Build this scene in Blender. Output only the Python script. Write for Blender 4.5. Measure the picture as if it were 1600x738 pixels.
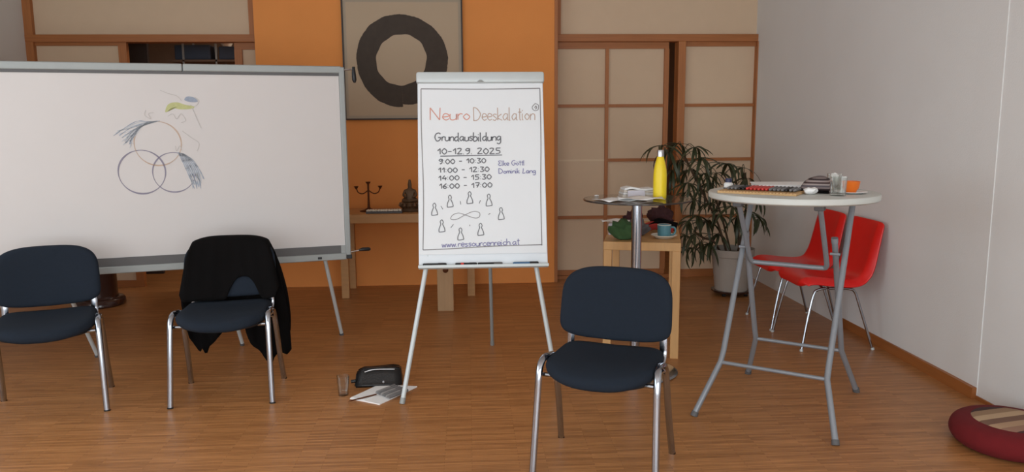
import bpy, bmesh, math, random
from math import sin, cos, pi, radians, sqrt, atan2, exp
from mathutils import Vector, Matrix, noise

random.seed(11)
for o in list(bpy.data.objects):
    bpy.data.objects.remove(o, do_unlink=True)
S = bpy.context.scene
C = S.collection

# ------------------------------------------------------------------ camera
F, P, YW, RL, H = 1201.15, .146, .057, -.0071, 1.444
cd = bpy.data.cameras.new('camera')
cam = bpy.data.objects.new('camera', cd)
C.objects.link(cam)
cd.sensor_fit = 'HORIZONTAL'
cd.sensor_width = 36.0
cd.lens = F / 1600 * 36.0
cd.clip_start = .05
fw = Vector((sin(YW) * cos(P), cos(YW) * cos(P), -sin(P)))
rt = Vector((cos(YW), -sin(YW), 0))
up = rt.cross(fw)
r2 = rt * cos(RL) + up * sin(RL)
u2 = -rt * sin(RL) + up * cos(RL)
cam.matrix_world = Matrix(((r2.x, u2.x, -fw.x, 0), (r2.y, u2.y, -fw.y, 0), (r2.z, u2.z, -fw.z, H), (0, 0, 0, 1)))
S.camera = cam

# ------------------------------------------------------------------ world, light, exposure
W = bpy.data.worlds.new('world')
S.world = W
W.use_nodes = True
bgn = W.node_tree.nodes['Background']
bgn.inputs[0].default_value = (.72, .82, 1.0, 1)
bgn.inputs[1].default_value = 1.0
S.view_settings.view_transform = 'Standard'
S.view_settings.look = 'None'
S.view_settings.gamma = 1
S.view_settings.exposure = 0.0
S.view_settings.use_curve_mapping = False


def area(name, loc, rot, sx, sy, power, col):
    l = bpy.data.lights.new(name, 'AREA')
    l.shape = 'RECTANGLE'
    l.size, l.size_y, l.energy, l.color = sx, sy, power, col
    o = bpy.data.objects.new(name, l)
    o.location, o.rotation_euler = loc, rot
    C.objects.link(o)
    return o


DAY = (.88, .96, 1.0)
# daylight entering through the three windows behind the camera and the one in the left wall
for i, x in enumerate((-2.55, -.55, 1.45)):
    area('window_daylight', (x, -2.1, 1.38), (radians(90), 0, 0), 1.5, 2.1, 58, DAY)
area('window_daylight', (-3.70, 1.9, 1.65), (radians(90), 0, radians(-90)), 3.3, 1.6, 50, DAY)
# unseen fill light added to brighten the store room behind the paper screens
area('storeroom_fill', (-.9, 7.9, 2.9), (0, 0, 0), 1.2, .3, 24, (1, .86, .7))


# ------------------------------------------------------------------ helpers
def lin(c):
    c = c / 255
    return c / 12.92 if c <= .04045 else ((c + .055) / 1.055) ** 2.4


def rgb(r, g, b):
    return (lin(r), lin(g), lin(b), 1)


MATS = {}


def mat(name, col, rough=.5, metal=0., var=.08, scale=18., bump=0., bscale=None, trans=0., ior=1.45, coat=0.,
        stretch=(1, 1, 1), sheen=0., alpha=1., spec=.5):
    m = bpy.data.materials.new(name)
    m.use_nodes = True
    nt = m.node_tree
    b = nt.nodes['Principled BSDF']
    tc = nt.nodes.new('ShaderNodeTexCoord')
    mp = nt.nodes.new('ShaderNodeMapping')
    mp.inputs['Scale'].default_value = stretch
    nt.links.new(tc.outputs['Object'], mp.inputs['Vector'])
    n = nt.nodes.new('ShaderNodeTexNoise')
    n.inputs['Scale'].default_value = scale
    n.inputs['Detail'].default_value = 4
    nt.links.new(mp.outputs[0], n.inputs['Vector'])
    mx = nt.nodes.new('ShaderNodeMix')
    mx.data_type = 'RGBA'
    c = rgb(*col)
    mx.inputs[6].default_value = tuple(max(0, v * (1 - var)) for v in c[:3]) + (1,)
    mx.inputs[7].default_value = tuple(min(1, v * (1 + var)) for v in c[:3]) + (1,)
    nt.links.new(n.outputs['Fac'], mx.inputs[0])
    nt.links.new(mx.outputs[2], b.inputs['Base Color'])
    b.inputs['Roughness'].default_value = rough
    b.inputs['Metallic'].default_value = metal
    b.inputs['Transmission Weight'].default_value = trans
    b.inputs['IOR'].default_value = ior
    b.inputs['Coat Weight'].default_value = coat
    b.inputs['Sheen Weight'].default_value = sheen
    b.inputs['Specular IOR Level'].default_value = spec
    b.inputs['Alpha'].default_value = alpha
    if bump:
        n2 = nt.nodes.new('ShaderNodeTexNoise')
        n2.inputs['Scale'].default_value = bscale or scale * 6
        nt.links.new(mp.outputs[0], n2.inputs['Vector'])
        bp = nt.nodes.new('ShaderNodeBump')
        bp.inputs['Strength'].default_value = bump
        bp.inputs['Distance'].default_value = .004
        nt.links.new(n2.outputs['Fac'], bp.inputs['Height'])
        nt.links.new(bp.outputs[0], b.inputs['Normal'])
    MATS[name] = m
    return m


def striped(name, cols, period, axis='X', rough=.85, off=0.):
    """bands of colour repeating along one object axis"""
    m = mat(name, cols[0], rough)
    nt = m.node_tree
    b = nt.nodes['Principled BSDF']
    tc = nt.nodes.new('ShaderNodeTexCoord')
    sp = nt.nodes.new('ShaderNodeSeparateXYZ')
    nt.links.new(tc.outputs['Object'], sp.inputs[0])
    d = nt.nodes.new('ShaderNodeMath')
    d.operation = 'DIVIDE'
    d.inputs[1].default_value = period
    ad = nt.nodes.new('ShaderNodeMath')
    ad.operation = 'ADD'
    ad.inputs[1].default_value = off
    nt.links.new(sp.outputs[axis], ad.inputs[0])
    nt.links.new(ad.outputs[0], d.inputs[0])
    fr = nt.nodes.new('ShaderNodeMath')
    fr.operation = 'FRACT'
    nt.links.new(d.outputs[0], fr.inputs[0])
    rp = nt.nodes.new('ShaderNodeValToRGB')
    rp.color_ramp.interpolation = 'CONSTANT'
    k = len(cols)
    el = rp.color_ramp.elements
    while len(el) < k:
        el.new(.5)
    for i in range(k):
        el[i].position = i / k
        el[i].color = rgb(*cols[i])
    nt.links.new(fr.outputs[0], rp.inputs[0])
    nt.links.new(rp.outputs[0], b.inputs['Base Color'])
    return m


def obj(name, verts, faces, m, parent=None, smooth=False, autosharp=False):
    me = bpy.data.meshes.new(name)
    me.from_pydata([tuple(v) for v in verts], [], faces)
    bm = bmesh.new()
    bm.from_mesh(me)
    bmesh.ops.remove_doubles(bm, verts=bm.verts, dist=1e-6)
    bmesh.ops.recalc_face_normals(bm, faces=bm.faces)
    if smooth:
        for f in bm.faces:
            f.smooth = True
        if autosharp:
            for e in bm.edges:
                if len(e.link_faces) == 2 and e.calc_face_angle(0) > radians(40):
                    e.smooth = False
    bm.to_mesh(me)
    bm.free()
    if m:
        me.materials.append(m)
    o = bpy.data.objects.new(name, me)
    C.objects.link(o)
    o.parent = parent
    return o


class G:
    """geometry collector"""

    def __init__(s):
        s.v, s.f = [], []

    def add(s, v, f, M=None):
        k = len(s.v)
        s.v += [tuple(M @ Vector(p)) if M else tuple(p) for p in v]
        s.f += [tuple(i + k for i in q) for q in f]
        return s

    def box(s, x0, x1, y0, y1, z0, z1, bev=0., M=None):
        if bev:
            bm = bmesh.new()
            bmesh.ops.create_cube(bm, size=1)
            for v in bm.verts:
                v.co = Vector(((x0 + x1) / 2 + v.co.x * (x1 - x0), (y0 + y1) / 2 + v.co.y * (y1 - y0),
                               (z0 + z1) / 2 + v.co.z * (z1 - z0)))
            bmesh.ops.bevel(bm, geom=list(bm.edges), offset=bev, segments=2, affect='EDGES', profile=.5)
            bm.verts.index_update()
            v = [tuple(a.co) for a in bm.verts]
            f = [tuple(a.index for a in q.verts) for q in bm.faces]
            bm.free()
            return s.add(v, f, M)
        v = [(x, y, z) for x in (x0, x1) for y in (y0, y1) for z in (z0, z1)]
        f = [(0, 1, 3, 2), (4, 6, 7, 5), (0, 4, 5, 1), (2, 3, 7, 6), (0, 2, 6, 4), (1, 5, 7, 3)]
        return s.add(v, f, M)

    def tube(s, path, r, n=10, cap=True, ref=(0, 0, 1), rb=None, M=None):
        """r may be a list; rb = second radius for oval tubes (along cross(ref, tangent))"""
        path = [Vector(p) for p in path]
        N = len(path)
        v, f = [], []
        ref = Vector(ref)
        for i, p in enumerate(path):
            t = (path[min(i + 1, N - 1)] - path[max(i - 1, 0)]).normalized()
            a = ref - t * ref.dot(t)
            if a.length < 1e-3:
                a = Vector((1, 0, 0)) - t * t.x
                if a.length < 1e-3:
                    a = Vector((0, 1, 0)) - t * t.y
            a.normalize()
            b = t.cross(a)
            ra = r[i] if isinstance(r, (list, tuple)) else r
            rbb = rb if rb else ra
            for k in range(n):
                w = 2 * pi * k / n
                v.append(p + a * cos(w) * ra + b * sin(w) * rbb)
        for i in range(N - 1):
            for k in range(n):
                f.append((i * n + k, i * n + (k + 1) % n, (i + 1) * n + (k + 1) % n, (i + 1) * n + k))
        if cap:
            f.append(tuple(range(n)))
            f.append(tuple((N - 1) * n + k for k in range(n)))
        return s.add(v, f, M)

    def lathe(s, prof, n=32, c=(0, 0, 0), M=None):
        """prof: (r, z) list; ends with r=0 are closed"""
        v, f = [], []
        rings = []
        for r, z in prof:
            if r < 1e-6:
                rings.append([len(v)])
                v.append((c[0], c[1], c[2] + z))
            else:
                rings.append(list(range(len(v), len(v) + n)))
                v += [(c[0] + r * cos(2 * pi * k / n), c[1] + r * sin(2 * pi * k / n), c[2] + z) for k in range(n)]
        for a, b in zip(rings, rings[1:]):
            for k in range(n):
                k2 = (k + 1) % n
                if len(a) == 1 and len(b) == 1:
                    continue
                if len(a) == 1:
                    f.append((a[0], b[k], b[k2]))
                elif len(b) == 1:
                    f.append((a[k], a[k2], b[0]))
                else:
                    f.append((a[k], a[k2], b[k2], b[k]))
        return s.add(v, f, M)

    def prism(s, pts, y0, y1, M=None):
        """polygon in x,z extruded along y"""
        n = len(pts)
        v = [(x, y0, z) for x, z in pts] + [(x, y1, z) for x, z in pts]
        f = [tuple(range(n)), tuple(range(2 * n - 1, n - 1, -1))] + [(i, (i + 1) % n, n + (i + 1) % n, n + i) for i in
                                                                     range(n)]
        return s.add(v, f, M)

    def slab(s, pts, z0, z1, M=None):
        n = len(pts)
        v = [(x, y, z0) for x, y in pts] + [(x, y, z1) for x, y in pts]
        f = [tuple(range(n)), tuple(range(2 * n - 1, n - 1, -1))] + [(i, (i + 1) % n, n + (i + 1) % n, n + i) for i in
                                                                     range(n)]
        return s.add(v, f, M)

    def pad(s, outline, thick, mapf, er=.4, nr=6):
        """cushion: rounded-edge slab over a star-shaped outline, mapped by mapf(x, y, h)"""
        n = len(outline)
        prof = []
        for i in range(nr):
            prof.append((i / nr * .82, thick))
        k = 6
        e = thick / 2
        for i in range(k + 1):
            w = pi / 2 - pi * i / k
            prof.append((.86 + .14 * cos(w) ** er if False else .86 + .14 * max(0, cos(w)) ** .8, e + e * sin(w)))
        for i in range(nr - 1, -1, -1):
            prof.append((i / nr * .82, 0))
        v, f, rings = [], [], []
        for q, h in prof:
            if q < 1e-6:
                rings.append([len(v)])
                v.append(mapf(0, 0, h))
            else:
                rings.append(list(range(len(v), len(v) + n)))
                v += [mapf(x * q, y * q, h) for x, y in outline]
        for a, b in zip(rings, rings[1:]):
            for j in range(n):
                j2 = (j + 1) % n
                if len(a) == 1:
                    f.append((a[0], b[j], b[j2]))
                elif len(b) == 1:
                    f.append((a[j], a[j2], b[0]))
                else:
                    f.append((a[j], a[j2], b[j2], b[j]))
        return s.add(v, f)

    def ribbon(s, pts, w, to3, h=0.):
        """flat pen stroke of width w through 2-D points; to3 maps (a, b) to 3-D"""
        N = len(pts)
        v, f = [], []
        for i, p in enumerate(pts):
            a, b = pts[max(i - 1, 0)], pts[min(i + 1, N - 1)]
            dx, dy = b[0] - a[0], b[1] - a[1]
            L = sqrt(dx * dx + dy * dy) or 1
            ww = w[i] if isinstance(w, list) else w
            nx, ny = -dy / L * ww / 2, dx / L * ww / 2
            v += [to3(p[0] + nx, p[1] + ny), to3(p[0] - nx, p[1] - ny)]
        for i in range(N - 1):
            f.append((2 * i, 2 * i + 1, 2 * i + 3, 2 * i + 2))
        return s.add(v, f)

    def build(s, name, m, parent=None, smooth=False, sharp=True):
        return obj(name, s.v, s.f, m, parent, smooth, sharp)


def catmull(pts, k=5, closed=False):
    n = len(pts)
    if n < 3:
        return pts
    out = []
    rng = range(n if closed else n - 1)
    for i in rng:
        if closed:
            p = [pts[(i + d) % n] for d in (-1, 0, 1, 2)]
        else:
            p = [pts[max(0, min(n - 1, i + d))] for d in (-1, 0, 1, 2)]
        for j in range(k):
            t = j / k
            out.append(tuple(.5 * (2 * p[1][c] + (p[2][c] - p[0][c]) * t + (2 * p[0][c] - 5 * p[1][c] + 4 * p[2][c] -
                       p[3][c]) * t * t + (3 * p[1][c] - p[0][c] - 3 * p[2][c] + p[3][c]) * t ** 3) for c in
                       range(len(pts[0]))))
    out.append(pts[0] if closed else pts[-1])
    return out


def superellipse(a, b, n=4., k=48, fx=None):
    out = []
    for i in range(k):
        w = 2 * pi * i / k
        c, s_ = cos(w), sin(w)
        x = a * abs(c) ** (2 / n) * (1 if c >= 0 else -1)
        y = b * abs(s_) ** (2 / n) * (1 if s_ >= 0 else -1)
        out.append(fx(x, y) if fx else (x, y))
    return out


def tag(o, label, cat, group=None):
    o['label'] = label
    o['category'] = cat
    if group:
        o['group'] = group
    return o


def empty(name, loc=(0, 0, 0), rz=0., label=None, cat=None, group=None):
    o = bpy.data.objects.new(name, None)
    o.empty_display_size = .1
    C.objects.link(o)
    o.location = loc
    o.rotation_euler = (0, 0, rz)
    if label:
        tag(o, label, cat, group)
    return o


def struct(o):
    o['kind'] = 'structure'
    return o


def copy_tree(o, parent=None):
    c = o.copy()
    C.objects.link(c)
    c.parent = parent
    for ch in list(o.children):
        copy_tree(ch, c)
    return c


# ------------------------------------------------------------------ materials
m_paper = mat('shoji_paper', (216, 189, 160), .85, var=.03, scale=9, bump=.15, bscale=160)
m_seam = mat('paper_seam', (226, 204, 176), .85, var=.02)
m_wood = mat('shoji_wood', (166, 104, 58), .5, var=.22, scale=7, stretch=(1, 1, 1), bump=.05)
m_wood_h = mat('lintel_wood', (168, 104, 56), .5, var=.25, scale=5, stretch=(.6, 6, 14))
m_wood_v = mat('post_wood', (172, 108, 60), .5, var=.25, scale=5, stretch=(14, 6, .6))
m_orange = mat('orange_plaster', (236, 152, 82), .9, var=.05, scale=3, bump=.2, bscale=120)
m_white = mat('white_plaster', (226, 225, 223), .9, var=.03, scale=2.5, bump=.2, bscale=110)
m_ceil = mat('ceiling_white', (235, 232, 228), .95, var=.01)
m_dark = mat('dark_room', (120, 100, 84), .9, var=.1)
m_base = mat('baseboard_wood', (160, 98, 50), .45, var=.22, scale=6, stretch=(6, .6, 10))
m_chrome = mat('chrome', (172, 177, 186), .16, 1., var=.02)
m_navy = mat('navy_fabric', (30, 37, 47), .92, var=.12, scale=60, bump=.35, bscale=900, spec=.25)
m_black = mat('black_plastic', (26, 26, 28), .45, var=.1)
m_jacket = mat('black_cloth', (13, 11, 11), .95, spec=.12, var=.15, scale=14, bump=.25, bscale=300)
m_alu = mat('grey_aluminium', (152, 155, 153), .55, .25, var=.04)
m_graylq = mat('light_grey_lacquer', (196, 202, 202), .4, .1, var=.03)
m_trough = mat('dark_grey_trough', (92, 90, 90), .6, var=.06)
m_board = mat('whiteboard_paper', (206, 200, 197), .75, var=.015, scale=5)
m_flip = mat('flipchart_paper', (226, 228, 230), .8, var=.012, scale=4)
m_flipb = mat('flipchart_board', (222, 226, 230), .35, var=.01)
m_beech = mat('beech', (208, 160, 104), .5, var=.14, scale=6, stretch=(8, 8, .8))
m_beech_d = mat('console_wood', (190, 142, 92), .5, var=.14, scale=6, stretch=(1, 8, 8))
m_plinthwood = mat('plinth_wood', (178, 142, 104), .6, var=.16, scale=5, stretch=(8, 8, .8))
m_wtop = mat('white_table_plastic', (200, 201, 195), .4, var=.015, scale=20)
m_gtube = mat('grey_powder_tube', (142, 146, 152), .42, .35, var=.04)
m_red = mat('red_plastic', (220, 30, 26), .32, var=.04)
m_bronze = mat('bronze', (104, 82, 62), .5, .5, var=.3, scale=40)
m_rust = mat('rusty_iron', (96, 52, 26), .6, .5, var=.25, scale=50)
m_glass = mat('clear_glass', (250, 252, 250), .02, trans=1., ior=1.45, var=0.)
nt = m_glass.node_tree
b = nt.nodes['Principled BSDF']
tr_ = nt.nodes.new('ShaderNodeBsdfTransparent')
tr_.inputs[0].default_value = (.95, .96, .95, 1)
gl_ = nt.nodes.new('ShaderNodeBsdfGlossy')
gl_.inputs['Roughness'].default_value = .04
lw = nt.nodes.new('ShaderNodeLayerWeight')
lw.inputs[0].default_value = .28
ms = nt.nodes.new('ShaderNodeMixShader')
nt.links.new(lw.outputs['Facing'], ms.inputs[0])
nt.links.new(tr_.outputs[0], ms.inputs[1])
nt.links.new(gl_.outputs[0], ms.inputs[2])
nt.links.new(ms.outputs[0], nt.nodes['Material Output'].inputs[0])
m_smoke = mat('smoked_glass', (176, 166, 154), .04, trans=.85, ior=1.5, var=.02)
m_glassrim = mat('dark_glass_rim', (52, 44, 40), .2, var=.05)
m_yellow = mat('yellow_lacquer', (238, 208, 38), .38, var=.02)
m_steel = mat('brushed_steel', (190, 190, 192), .28, 1., var=.05)
m_sheet = mat('white_paper', (238, 236, 234), .8, var=.02)
m_teal = mat('teal_glaze', (84, 132, 142), .3, var=.12, scale=30)
m_cream = mat('cream_glaze', (236, 228, 212), .35, var=.02)
m_green = mat('green_cloth', (62, 92, 54), .9, var=.3, scale=30)
m_burg = mat('burgundy_wool', (62, 32, 34), .95, var=.3, scale=60, bump=.5)
m_redcloth = mat('red_cloth', (168, 52, 44), .9, var=.25, scale=25)
m_greycloth = mat('grey_cloth', (96, 90, 90), .9, var=.2, scale=25)
m_leaf = mat('leaf_green', (52, 58, 34), .42, var=.35, scale=6)
m_stem = mat('cane_brown', (74, 56, 38), .8, var=.3, scale=30)
m_soil = mat('soil', (40, 30, 24), 1., var=.4, scale=60)
m_pot = mat('grey_pot', (166, 156, 146), .6, var=.04)
m_orangeg = mat('orange_ceramic', (226, 112, 32), .3, var=.04)
m_cushion = mat('red_cotton', (104, 16, 21), .95, var=.12, scale=30, bump=.3, bscale=400)
m_leather = mat('black_leather', (24, 22, 22), .38, var=.2, scale=20, bump=.2, bscale=140)
m_felt = mat('grey_pen_bodies', (112, 110, 110), .6, var=.25, scale=60)
m_pen2 = mat('grey_pen_pale', (142, 138, 136), .6, var=.2, scale=60)
m_bamboo = mat('bamboo', (206, 166, 116), .6, var=.25, scale=60, stretch=(1, 12, 1))
m_drum = mat('dark_lacquer', (58, 34, 28), .25, var=.25, scale=10, coat=.4)
m_blue = mat('ink_blue_cap', (40, 44, 76), .4, var=.05)
m_boxblue = mat('dark_blue_box', (58, 70, 88), .6, var=.15)
m_print = mat('enso_print', (190, 168, 142), .8, var=.03, scale=4)
m_matte = mat('grey_mount', (176, 160, 140), .8, var=.03)
m_ink = mat('brush_ink', (72, 62, 54), .8, var=.22, scale=6, stretch=(3, 1, 3))
m_frame = mat('dark_frame', (48, 40, 36), .5, var=.1)
m_red_pen = mat('pen_red', (196, 58, 50), .4, var=.03)
m_blue_pen = mat('pen_blue', (60, 96, 130), .4, var=.03)
m_lav = mat('pale_lavender_card', (206, 202, 212), .7, var=.03)
i_black = mat('ink_black', (112, 112, 116), .8, var=.2, scale=60)
i_thin = mat('ink_line_grey', (138, 134, 134), .8, var=.15, scale=60)
i_red = mat('ink_red_brown', (212, 148, 130), .8, var=.12, scale=40)
i_brown = mat('ink_brown', (190, 166, 152), .8, var=.12, scale=40)
i_blue = mat('ink_violet', (136, 134, 170), .8, var=.15, scale=60)
i_soft = mat('crayon_blue', (150, 158, 172), .9, var=.2, scale=80)
i_soft2 = mat('crayon_blue_pale', (184, 187, 192), .9, var=.1, scale=60)
i_ringb = mat('crayon_ring_violet', (140, 134, 148), .9, var=.25, scale=20)
i_ringo = mat('crayon_ring_ochre', (192, 168, 150), .9, var=.2, scale=14)
i_green = mat('crayon_olive', (184, 184, 132), .9, var=.2, scale=40)
i_pale = mat('pencil_pale', (188, 182, 178), .9, var=.05)

# parquet: long narrow strips with lengthwise grain
m_floor = bpy.data.materials.new('strip_parquet')
m_floor.use_nodes = True
nt = m_floor.node_tree
b = nt.nodes['Principled BSDF']
tc = nt.nodes.new('ShaderNodeTexCoord')


def brick(w, h, c1, c2, off=.5):
    k = nt.nodes.new('ShaderNodeTexBrick')
    k.inputs['Scale'].default_value = 1
    k.inputs['Brick Width'].default_value = w
    k.inputs['Row Height'].default_value = h
    k.inputs['Mortar Size'].default_value = .0006
    k.inputs['Mortar Smooth'].default_value = .2
    k.inputs['Color1'].default_value = c1
    k.inputs['Color2'].default_value = c2
    k.inputs['Mortar'].default_value = rgb(120, 74, 38)
    k.offset = off
    nt.links.new(tc.outputs['Object'], k.inputs['Vector'])
    return k


k1 = brick(.32, .016, rgb(188, 131, 80), rgb(160, 108, 63), .37)
nz = nt.nodes.new('ShaderNodeTexNoise')
mp = nt.nodes.new('ShaderNodeMapping')
mp.inputs['Scale'].default_value = (6.5, 85, 1)
nt.links.new(tc.outputs['Object'], mp.inputs[0])
nt.links.new(mp.outputs[0], nz.inputs['Vector'])
nz.inputs['Scale'].default_value = 1
nz.inputs['Detail'].default_value = 3
rp = nt.nodes.new('ShaderNodeValToRGB')
rp.color_ramp.elements[0].position, rp.color_ramp.elements[1].position = .3, .72
rp.color_ramp.elements[0].color, rp.color_ramp.elements[1].color = (.80, .78, .76, 1), (1.14, 1.14, 1.14, 1)
nt.links.new(nz.outputs['Fac'], rp.inputs[0])
mu = nt.nodes.new('ShaderNodeMix')
mu.data_type, mu.blend_type = 'RGBA', 'MULTIPLY'
mu.inputs[0].default_value = 1
nt.links.new(k1.outputs['Color'], mu.inputs[6])
nt.links.new(rp.outputs[0], mu.inputs[7])
nt.links.new(mu.outputs[2], b.inputs['Base Color'])
b.inputs['Roughness'].default_value = .38
b.inputs['Specular IOR Level'].default_value = .5

# ------------------------------------------------------------------ room shell
XL, XR, YB, YR, ZC = -3.76, 2.634, 7.0, -2.2, 3.0
struct(G().box(XL - .1, XR + .1, YR - .1, 8.8, -.1, 0).build('floor', m_floor))
struct(G().box(XL - .1, XR + .1, YR - .1, 8.8, ZC, ZC + .1).build('ceiling', m_ceil))
# right wall; its far section stands a little proud, runs slightly askew and carries the baseboard
XF, XN = 2.692, 2.630                                  # wall face at the corner and at the near end of that section
struct(G().box(XR, XR + .1, YR, 8.8, 0, ZC).slab([(XN, 3.70), (XR + .05, 3.70), (XR + .05, YB + .05), (XF, YB + .05)], 0, ZC).build('wall_right', m_white))
struct(G().slab([(XN - .024, 3.70), (XN, 3.70), (XF, YB - .07), (XF - .024, YB - .07)], 0, .062).build('baseboard_right', m_base))
struct(G().box(XR - .008, XR, YR, 3.70, 0, .02).build('trim_1', m_base))
# left wall with a window opening
wl = G()
wl.box(XL - .1, XL, YR, .2, 0, ZC).box(XL - .1, XL, 3.6, 8.8, 0, ZC).box(XL - .1, XL, .2, 3.6, 0, .8).box(
    XL - .1, XL, .2, 3.6, 2.5, ZC)
struct(wl.build('wall_left', m_white))
wr = G()
wr.box(XL, XR, YR - .1, YR, 0, .28).box(XL, XR, YR - .1, YR, 2.5, ZC)
for x0, x1 in ((XL, -3.35), (-1.75, -1.35), (.25, .65), (2.25, XR)):
    wr.box(x0, x1, YR - .1, YR, .28, 2.5)
struct(wr.build('wall_rear', m_white))


def window(n, M, w, z0):
    fr = G()
    for a0, a1, c0, c1 in ((-w / 2, w / 2, z0, z0 + .06), (-w / 2, w / 2, 2.44, 2.5), (-w / 2, -w / 2 + .06, z0 + .06, 2.44),
                           (w / 2 - .06, w / 2, z0 + .06, 2.44), (-.03, .03, z0 + .06, 2.44)):
        fr.box(a0, a1, -.03, .03, c0, c1, M=M)
    f = struct(fr.build('window_%d' % n, m_white))
    for s_ in (-1, 1):
        x0, x1 = sorted((s_ * .03, s_ * (w / 2 - .06)))
        G().box(x0, x1, -.005, .005, z0 + .06, 2.44, M=M).build('pane', m_glass, f)


for i, x in enumerate((-2.55, -.55, 1.45)):
    window(i + 1, Matrix.Translation((x, YR - .05, 0)), 1.6, .28)
window(4, Matrix.Translation((XL - .05, 1.9, 0)) @ Matrix.Rotation(pi / 2, 4, 'Z'), 3.4, .8)

# back wall: the orange pier between the two bays of paper screens
wb = struct(G().box(-1.80, .775, 6.86, 7.12, 0, ZC).build('wall_back', m_orange))
struct(G().box(.775, .805, 6.855, 7.06, 0, ZC, .002).build('trim_2', m_wood_v))
# skirting below the paper bays and lintel beams with the posts above
struct(G().box(.805, 1.905, 6.99, 7.025, 0, .03).build('baseboard_back', m_base))
t = struct(G().box(XL, -1.80, 6.97, 7.10, 2.158, 2.222, .003).build('trim_3', m_wood_h))
G().box(XL, XL + .065, 6.975, 7.09, 0, 2.158).build('post', m_wood_v, t)
G().box(XL, XL + .068, 6.975, 7.09, 2.222, ZC).build('post', m_wood_v, t)
G().box(-1.872, -1.80, 6.975, 7.09, 2.222, ZC).build('post', m_wood_v, t)
G().box(XL + .068, -1.872, 7.02, 7.04, 2.222, ZC).build('paper_pane', m_paper, t)
XP = 2.690
t = struct(G().box(.805, XP, 6.97, 7.10, 2.158, 2.222, .003).build('trim_4', m_wood_h))
G().box(.805, .845, 6.975, 7.09, 2.222, ZC).build('post', m_wood_v, t)
G().box(XP - .05, XP, 6.975, 7.09, 2.222, ZC).build('post', m_wood_v, t)
G().box(.845, XP - .05, 7.02, 7.04, 2.222, ZC).build('paper_pane', m_paper, t)
G().box(1.905, 1.972, 6.955, 7.09, 0, 2.158, .003).build('post', m_wood_v, t)
G().box(XP - .066, XP, 6.955, 7.09, 0, 2.158, .003).build('post', m_wood_v, t)

# right bay, fixed screen next to the right wall
d = struct(G().box(1.972, XP - .066, 7.0, 7.045, 0, .07).box(1.972, XP - .066, 7.0, 7.045, 2.118, 2.158).build('door_1', m_wood_h))
zs = (.07, .572, 1.10, 1.593, 2.118)
for a, c in zip(zs, zs[1:]):
    G().box(1.972, XP - .066, 7.025, 7.035, a, c).build('paper_pane', m_paper, d)
for z in zs[1:4]:
    G().box(1.972, XP - .066, 7.0, 7.04, z - .014, z + .014).build('muntin', m_wood_h, d)
# right bay, sliding screen left open by a hand's width
d = struct(G().box(.805, 1.835, 7.03, 7.07, .0, .075).box(.805, 1.835, 7.03, 7.07, 2.10, 2.158).build('door_2', m_wood_h))
G().box(1.795, 1.837, 7.02, 7.072, .075, 2.10).build('stile', m_wood_v, d)
G().box(1.258, 1.288, 7.025, 7.065, .075, 2.10).build('muntin', m_wood_v, d)
for x0, x1, zz in ((.805, 1.258, (.075, .572, 1.10, 1.593, 2.10)), (1.288, 1.795, (.075, .572, 1.10, 1.593, 2.10))):
    for a, c in zip(zz, zz[1:]):
        G().box(x0, x1, 7.05, 7.06, a, c).build('paper_pane', m_paper, d)
    for z in zz[1:4]:
        if z == 1.10 and x0 < 1:
            G().box(x0, x1, 7.047, 7.051, z - .008, z + .008).build('paper_seam', m_seam, d)
        else:
            G().box(x0, x1, 7.03, 7.062, z - .014, z + .014).build('muntin', m_wood_h, d)
# left bay: screen at the left, opening, second screen slid behind the pier
d = struct(G().box(XL + .065, -2.93, 7.0, 7.04, 0, .06).box(XL + .065, -2.93, 7.0, 7.04, 2.13, 2.158).build('door_3', m_wood_h))
G().box(-3.0, -2.93, 6.995, 7.045, .06, 2.13).build('stile', m_wood_v, d)
zs = (.06, .572, 1.10, 1.593, 2.13)
for a, c in zip(zs, zs[1:]):
    G().box(XL + .065, -3.0, 7.02, 7.03, a, c).build('paper_pane', m_paper, d)
for z in zs[1:4]:
    G().box(XL + .065, -3.0, 7.0, 7.035, z - .014, z + .014).build('muntin', m_wood_h, d)
d = struct(G().box(-2.03, -1.80, 7.05, 7.09, 0, .06).box(-2.03, -1.80, 7.05, 7.09, 2.10, 2.158).build('door_4', m_wood_h))
G().box(-2.03, -1.965, 7.045, 7.095, .06, 2.10).build('stile', m_wood_v, d)
for a, c in ((.06, .572), (.572, 1.10), (1.10, 1.593), (1.593, 2.10)):
    G().box(-1.965, -1.80, 7.07, 7.08, a, c).build('paper_pane', m_paper, d)
for z in (.572, 1.10, 1.593):
    G().box(-1.965, -1.80, 7.05, 7.085, z - .014, z + .014).build('muntin', m_wood_h, d)
# dim room behind the screens
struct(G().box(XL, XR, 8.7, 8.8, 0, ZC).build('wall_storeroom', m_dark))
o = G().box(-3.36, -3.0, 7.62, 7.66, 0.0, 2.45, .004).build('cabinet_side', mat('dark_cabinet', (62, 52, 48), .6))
o.name = 'dark_cabinet'
tag(o, 'tall dark cabinet panel seen through the open screen behind the whiteboard', 'cabinet')
rk = empty('storage_rack', (-2.56, 8.0, 0), 0, 'metal storage rack in the dim room behind the open paper screen', 'rack')
for x in (-.24, .08, .30):
    G().box(x - .008, x + .008, -.02, -.004, 0, 2.45).build('post', m_alu, rk)
    G().box(x - .008, x + .008, .284, .3, 0, 2.45).build('post', m_alu, rk)
for z in (1.2, 2.09):
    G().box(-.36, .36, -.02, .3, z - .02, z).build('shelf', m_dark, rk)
o = G().box(-.33, .02, .0, .25, 2.092, 2.235, .01).build('storage_box', m_boxblue, None)
o.location = (-2.56, 8.0, 0)
tag(o, 'dark blue storage box on the rack shelf, the wider one', 'box')
o = G().box(.10, .28, .0, .25, 2.092, 2.22, .01).build('storage_box', m_boxblue, None)
o.location = (-2.56, 8.0, 0)
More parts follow.
